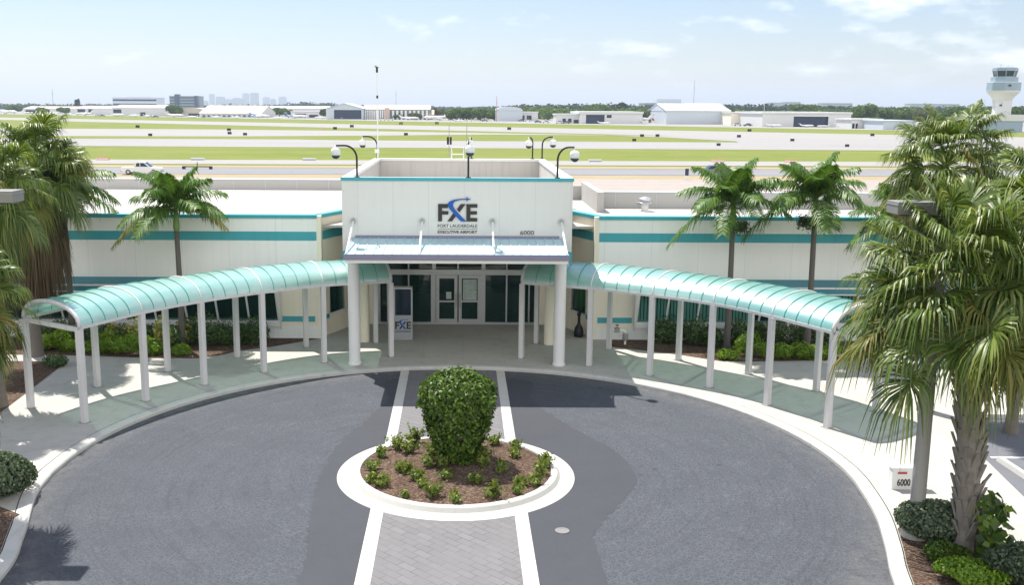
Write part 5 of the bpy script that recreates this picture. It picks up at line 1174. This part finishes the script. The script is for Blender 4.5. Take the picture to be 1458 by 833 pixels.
# masts
for u, vt, vb, D, lb, mt in ((707, 136.5, 172, 640, 'red and white mast right of the round green trees', 'red'), (1086.5, 148, 181, 470, 'thin white light mast left of the open hangar at right', 'white'), (76.5, 126, 160, 2200, 'faint radio mast at far left', 'grey'), (564, 128, 160, 3000, 'faint radio mast right of the weather mast', 'grey'), (987, 113, 160, 3400, 'tall faint radio mast above the big gabled hangar', 'grey'), (943, 147, 176, 520, 'white floodlight mast left of the big gabled hangar', 'white'), (1373, 147, 182, 430, 'thin mast above the round palm crown left of the control tower', 'white')):
    p = on_y(u, vb, D); ht = height(vt, u, D); o = thing('radio_mast', lb, 'mast', (p.x, D, -.03)); r = max(.12, D*.00028)
    MB().tube([(p.x, D, -.05), (p.x, D, ht)], [r*1.2, r*.7], 6).build('pole', M[mt], o)
    MB().box(p.x-r*2, p.x+r*2, D-r, D+r, ht*.72, ht*.72+r*3).build('platform', M['grey'], o)

# control tower at right
YT = 425.; ox = on_y(1423.5, 180, YT).x
o = thing('control_tower', 'white airport control tower with a blue grey drum and glazed cab at right', 'control tower', (ox, YT, -.03), local=True)
def tz(v): return height(v, 1424, YT)
def tx(u): return on_y(u, 130, YT).x-ox
def ngon(r, n=8, ph=.39): return [(r*math.cos(2*math.pi*i/n+ph), r*math.sin(2*math.pi*i/n+ph)) for i in range(n)]
rs_ = abs(tx(1435.4)-tx(1411.6))/2*1.05
MB().prism(ngon(rs_, 8), 'z', 0, tz(141)).build('shaft', M['towerconc'], o)
rd_ = abs(tx(1447)-tx(1405.5))/2*1.06
MB().lathe([(rs_, tz(142)), (rs_*1.25, tz(137)), (rd_*.97, tz(131)), (rd_, tz(128.5))], (0, 0, 0), 16).build('flare', M['towerconc'], o)
MB().prism(ngon(rd_, 8), 'z', tz(128.5), tz(117)).build('drum', M['towerblue'], o)
MB().prism(ngon(rd_*.92, 8), 'z', tz(117), tz(116.2)).build('deck', M['white'], o)
MB().prism(ngon(rd_*.80, 8), 'z', tz(116.2), tz(109.4)).build('upper_drum', M['towerblue'], o)
rc = abs(tx(1443)-tx(1413))/2*1.05
n8 = 8; lo_, hi_ = ngon(rc*.88), ngon(rc*1.0); cabm = MB(); cabm.add([(x, y, tz(108.6)) for x, y in lo_]+[(x, y, tz(100.5)) for x, y in hi_], [(i, (i+1) % 8, (i+1) % 8+8, i+8) for i in range(8)]+[tuple(range(8, 16))]).build('cab_glazing', M['gdark'], o)
fr = MB()
for (x, y), (x2, y2) in zip(lo_, hi_): fr.tube([(x*1.01, y*1.01, tz(108.6)), (x2*1.01, y2*1.01, tz(100.5))], .14, 6)
fr.prism(ngon(rc*.92), 'z', tz(109.4), tz(108.4)).build('cab_frame', M['towerblue'], o)
MB().prism(ngon(rc*1.06), 'z', tz(100.5), tz(97.2)).prism(ngon(rc*.98), 'z', tz(97.2), tz(96)).build('cab_roof', M['towerblue'], o)
ra = MB()
for k in range(8): x, y = ngon(rc*.95)[k]; ra.tube([(x, y, tz(96)), (x, y, tz(94.2))], .06, 5)
for k in range(8): a_, b_ = ngon(rc*.95)[k], ngon(rc*.95)[(k+1) % 8]; ra.tube([(*a_, tz(94.2)), (*b_, tz(94.2))], .05, 5)
ra.build('railing', M['white'], o)
for x, t in ((-2.0, 90.5), (1.0, 91.5), (2.6, 92)): MB().tube([(x, 0, tz(96)), (x, 0, tz(t))], .07, 5).build('antenna', M['grey'], o)
for u, v in ((1426, 121.5), (1420.5, 149.5)):
    r_ = rd_ if v < 130 else rs_; x = tx(u); MB().box(x-.45, x+.45, -r_*.995-.05, -r_*.90, tz(v+1.2), tz(v-1.2)).build('window', M['gdark'], o)
fb('tower_base', 'pale two level base building under the control tower', 'building', 1404, 1457, 186, 172.0, 16, 'towerblue', None, 'towerconc', 2.6, D=YT-10)

# ------------------------------------------------------------------ trees across the field
def far_tree(label, u, vb, vt, wpx, mat='treeleaf', seed=1, D=None, n=None, group='single trees across the airfield'):
    p = at(u, vb, -.04) if D is None else on_y(u, vb, D); D = p.y; h = height(vt, u, D); rx = wpx*D/FPX/2
    rs = np.random.RandomState(seed); o = thing('tree', label, 'tree', (p.x, D, -.04), local=True, group=group)
    rz = max(.5*h*.82, .8); n = n or int(900+wpx*70)
    parts = []; dirs = []
    for k in range(7):
        c = np.array([rs.uniform(-.55, .55)*rx, rs.uniform(-.5, .5)*rx, h-rz+rs.uniform(-.35, .35)*rz]); P, Dd = lumpy(rs, n//7, (rx*.55, rx*.55, rz*.62), 7, .3, .6); parts.append(P+c); dirs.append(Dd)
    P = np.concatenate(parts); P[:, 2] = np.minimum(P[:, 2], h); P[:, 2] = np.maximum(P[:, 2], h*.10)
    ls = max(.30, D*.0016); leaves('crown', P, np.concatenate(dirs), ls*1.3, ls, M[mat], o, rs)
    s = MB().tube([(0, 0, -.1), (0, 0, h*.35), (rx*.1, 0, h*.7)], [.35, .28, .15], 7)
    for k in range(4): a = k*1.6; s.tube([(0, 0, h*.3), (math.cos(a)*rx*.5, math.sin(a)*rx*.5, h*.7)], [.2, .08], 5)
    s.build('trunk', M['bark'], o)
ft = [('round green tree at the far left edge', 20, 160.5, 147.5, 26, 'treeleaf'), ('low green tree before the tan roofed hangar', 62, 162.5, 153, 18, 'treeleaf'), ('green tree left of the pale hangar with navy doors', 92, 162.5, 153, 20, 'treeleaf'), ('dark lone conifer like tree above the pale hangar', 111, 160, 139.5, 6, 'treedark'),
      ('green tree between the navy door hangar and the arched hangar', 249, 165.5, 149, 26, 'treeleaf'), ('green tree at the right end of the big pale roof', 376, 166, 154.5, 16, 'treeleaf'), ('round bright tree over the small planes left of the mast', 398, 166, 152.5, 20, 'treeleaf'), ('small round tree beside the white flat shed', 411, 167.5, 155, 12, 'treeleaf'), ('tree left of the dark glass hangar', 461, 168.5, 154.5, 10, 'treeleaf'),
      ('tree in front of the pillared building right of its red tower', 567, 170, 160, 18, 'treeleaf'), ('second tree in front of the pillared building', 590, 170.5, 160, 18, 'treebrown'), ('olive tree right of the pavilion', 623, 170, 153, 20, 'treebrown'),
      ('leftmost of the big round trees right of the pavilion', 646, 171.5, 153.5, 24, 'treeleaf'), ('second of the big round trees right of the pavilion', 664, 171.5, 151.5, 28, 'treeleaf'), ('third of the big round trees right of the pavilion', 684, 171.8, 152.5, 28, 'treeleaf'), ('fourth of the big round trees, left of the shelter', 704, 172, 155, 24, 'treeleaf'), ('small palm like tree at the shelter corner', 724, 172, 161, 12, 'treeleaf'),
      ('big rounded tree behind the open mouthed hangar', 850, 171, 147.5, 38, 'treeleaf'), ('dark tree standing above its row right of the portico', 887, 168, 144.5, 18, 'treedark'), ('bright tree left of the olive trees by the gabled hangar', 912, 170, 150, 40, 'treeleaf'), ('olive spreading tree left of the gabled hangar', 930, 174.5, 156.5, 42, 'treebrown'), ('olive tree touching the gabled hangar', 950, 174.5, 160, 22, 'treebrown'),
      ('pale green tree above the white hangar at right', 1152, 172, 147, 42, 'treeleaf'), ('big dark round tree right of the apartment slabs', 1231, 176, 145.5, 36, 'treeleaf'), ('tree right of the big dark round tree', 1262, 176, 151.5, 36, 'treeleaf'), ('bright tree behind the blue grey shed', 1290, 177, 150.5, 36, 'treeleaf'), ('tree above the round palm crown, left', 1320, 178, 151, 40, 'treebrown'), ('tree above the round palm crown, right', 1352, 178, 150, 40, 'treeleaf'), ('tree left of the control tower', 1388, 179, 150.5, 36, 'treeleaf'), ('tree right of the control tower', 1450, 178, 150.5, 24, 'treeleaf'), ('low tree left of the big dark round tree', 1190, 174, 153, 40, 'treeleaf')]
for i, (lb, u, vb, vt, wpx, mt) in enumerate(ft): far_tree(lb, u, vb, vt, wpx, mt, 500+i)
def far_wood(name, label, segs, D, seed, mat, leaf, dens=26):
    """a far belt of trees that reads as one mass; (bearing, top) pairs give its uneven top"""
    rs = np.random.RandomState(seed); P = []; Dd = []
    us = np.arange(segs[0][0], segs[-1][0], 3.2)
    for u in us:
        vt = np.interp(u, [s[0] for s in segs], [s[1] for s in segs])+rs.normal(0, .9); p = on_y(u, 150, D+rs.uniform(-60, 60)); h = max(2.5, height(vt, u, p.y)); r = rs.uniform(3.5, 8)*p.y/1000
        q, d = lumpy(rs, dens*2, (r, r, h*.5), 6, .3, .6); q[:, 2] = np.clip(q[:, 2]+h*.5, .3, h); P.append(q+np.array([p.x, p.y, 0])); Dd.append(d)
    o = leaves(name, np.concatenate(P), np.concatenate(Dd), leaf*1.4, leaf, M[mat], None, rs); tag(o, label, 'woodland', kind='stuff')
far_wood('far_woodland', 'belt of dark trees along the right horizon', [(700, 153), (740, 150), (790, 149), (830, 148), (880, 148), (930, 151), (1000, 150), (1040, 149), (1080, 148.5), (1130, 149), (1200, 151), (1300, 152), (1458, 152), (1530, 152)], 1150, 61, 'treedark', 2.4, 40)
far_wood('far_woodland', 'belt of trees along the left horizon', [(-80, 148), (60, 148.5), (150, 149), (240, 150), (330, 150), (400, 149.5), (425, 146.5), (470, 146.5), (486, 150), (600, 152), (710, 152)], 1900, 62, 'treedark', 3.2, 34)
far_wood('far_woodland', 'olive belt of trees behind the hangars at right', [(640, 156), (700, 154), (760, 153), (830, 154), (930, 156), (1040, 157), (1100, 158), (1240, 156), (1460, 156), (1530, 156)], 760, 63, 'treeleaf', 1.7, 34)
# more trees far out so the horizon stays wooded beyond the frame
GC = 'vehicles parked on the far apron'
vc = [(742, 172.5, 'carblue'), (751, 172.8, 'carwhite'), (766, 174.5, 'carblue'), (777, 175, 'carwhite'), (796, 175.6, 'carwhite'), (806, 175.8, 'carblue'), (545, 171, 'carwhite'), (556, 171.2, 'carwhite'), (652, 172.4, 'carblue'), (668, 172.5, 'carwhite'), (690, 172.8, 'carblue'), (139, 165.2, 'carwhite'), (146, 165.2, 'carblue'), (214, 166.6, 'carwhite'), (222, 166.8, 'carblue'), (1050, 179, 'carwhite'), (1064, 179.2, 'carblue')]
vl = ['dark car left of the shelter pair at centre', 'white car under the shelter at centre', 'dark car right of the shelter', 'white car between the shelter and the low white shed', 'white van like car before the low white shed', 'dark car before the low white shed', 'white car at the foot of the red brown tower', 'white car right of the red brown tower', 'dark car under the round trees, left', 'white car under the round trees, middle', 'dark car under the round trees, right', 'white car right of the navy doored hangar jet', 'dark car right of the navy doored hangar jet', 'white car left of the arched hangar', 'dark car left of the arched hangar', 'white car before the cream low building at right', 'dark car before the cream low building at right']
for (u, v, mt), lb in zip(vc, vl): car(at(u, v, -.02), rnd.choice((0, math.pi)), lb, M[mt], GC)
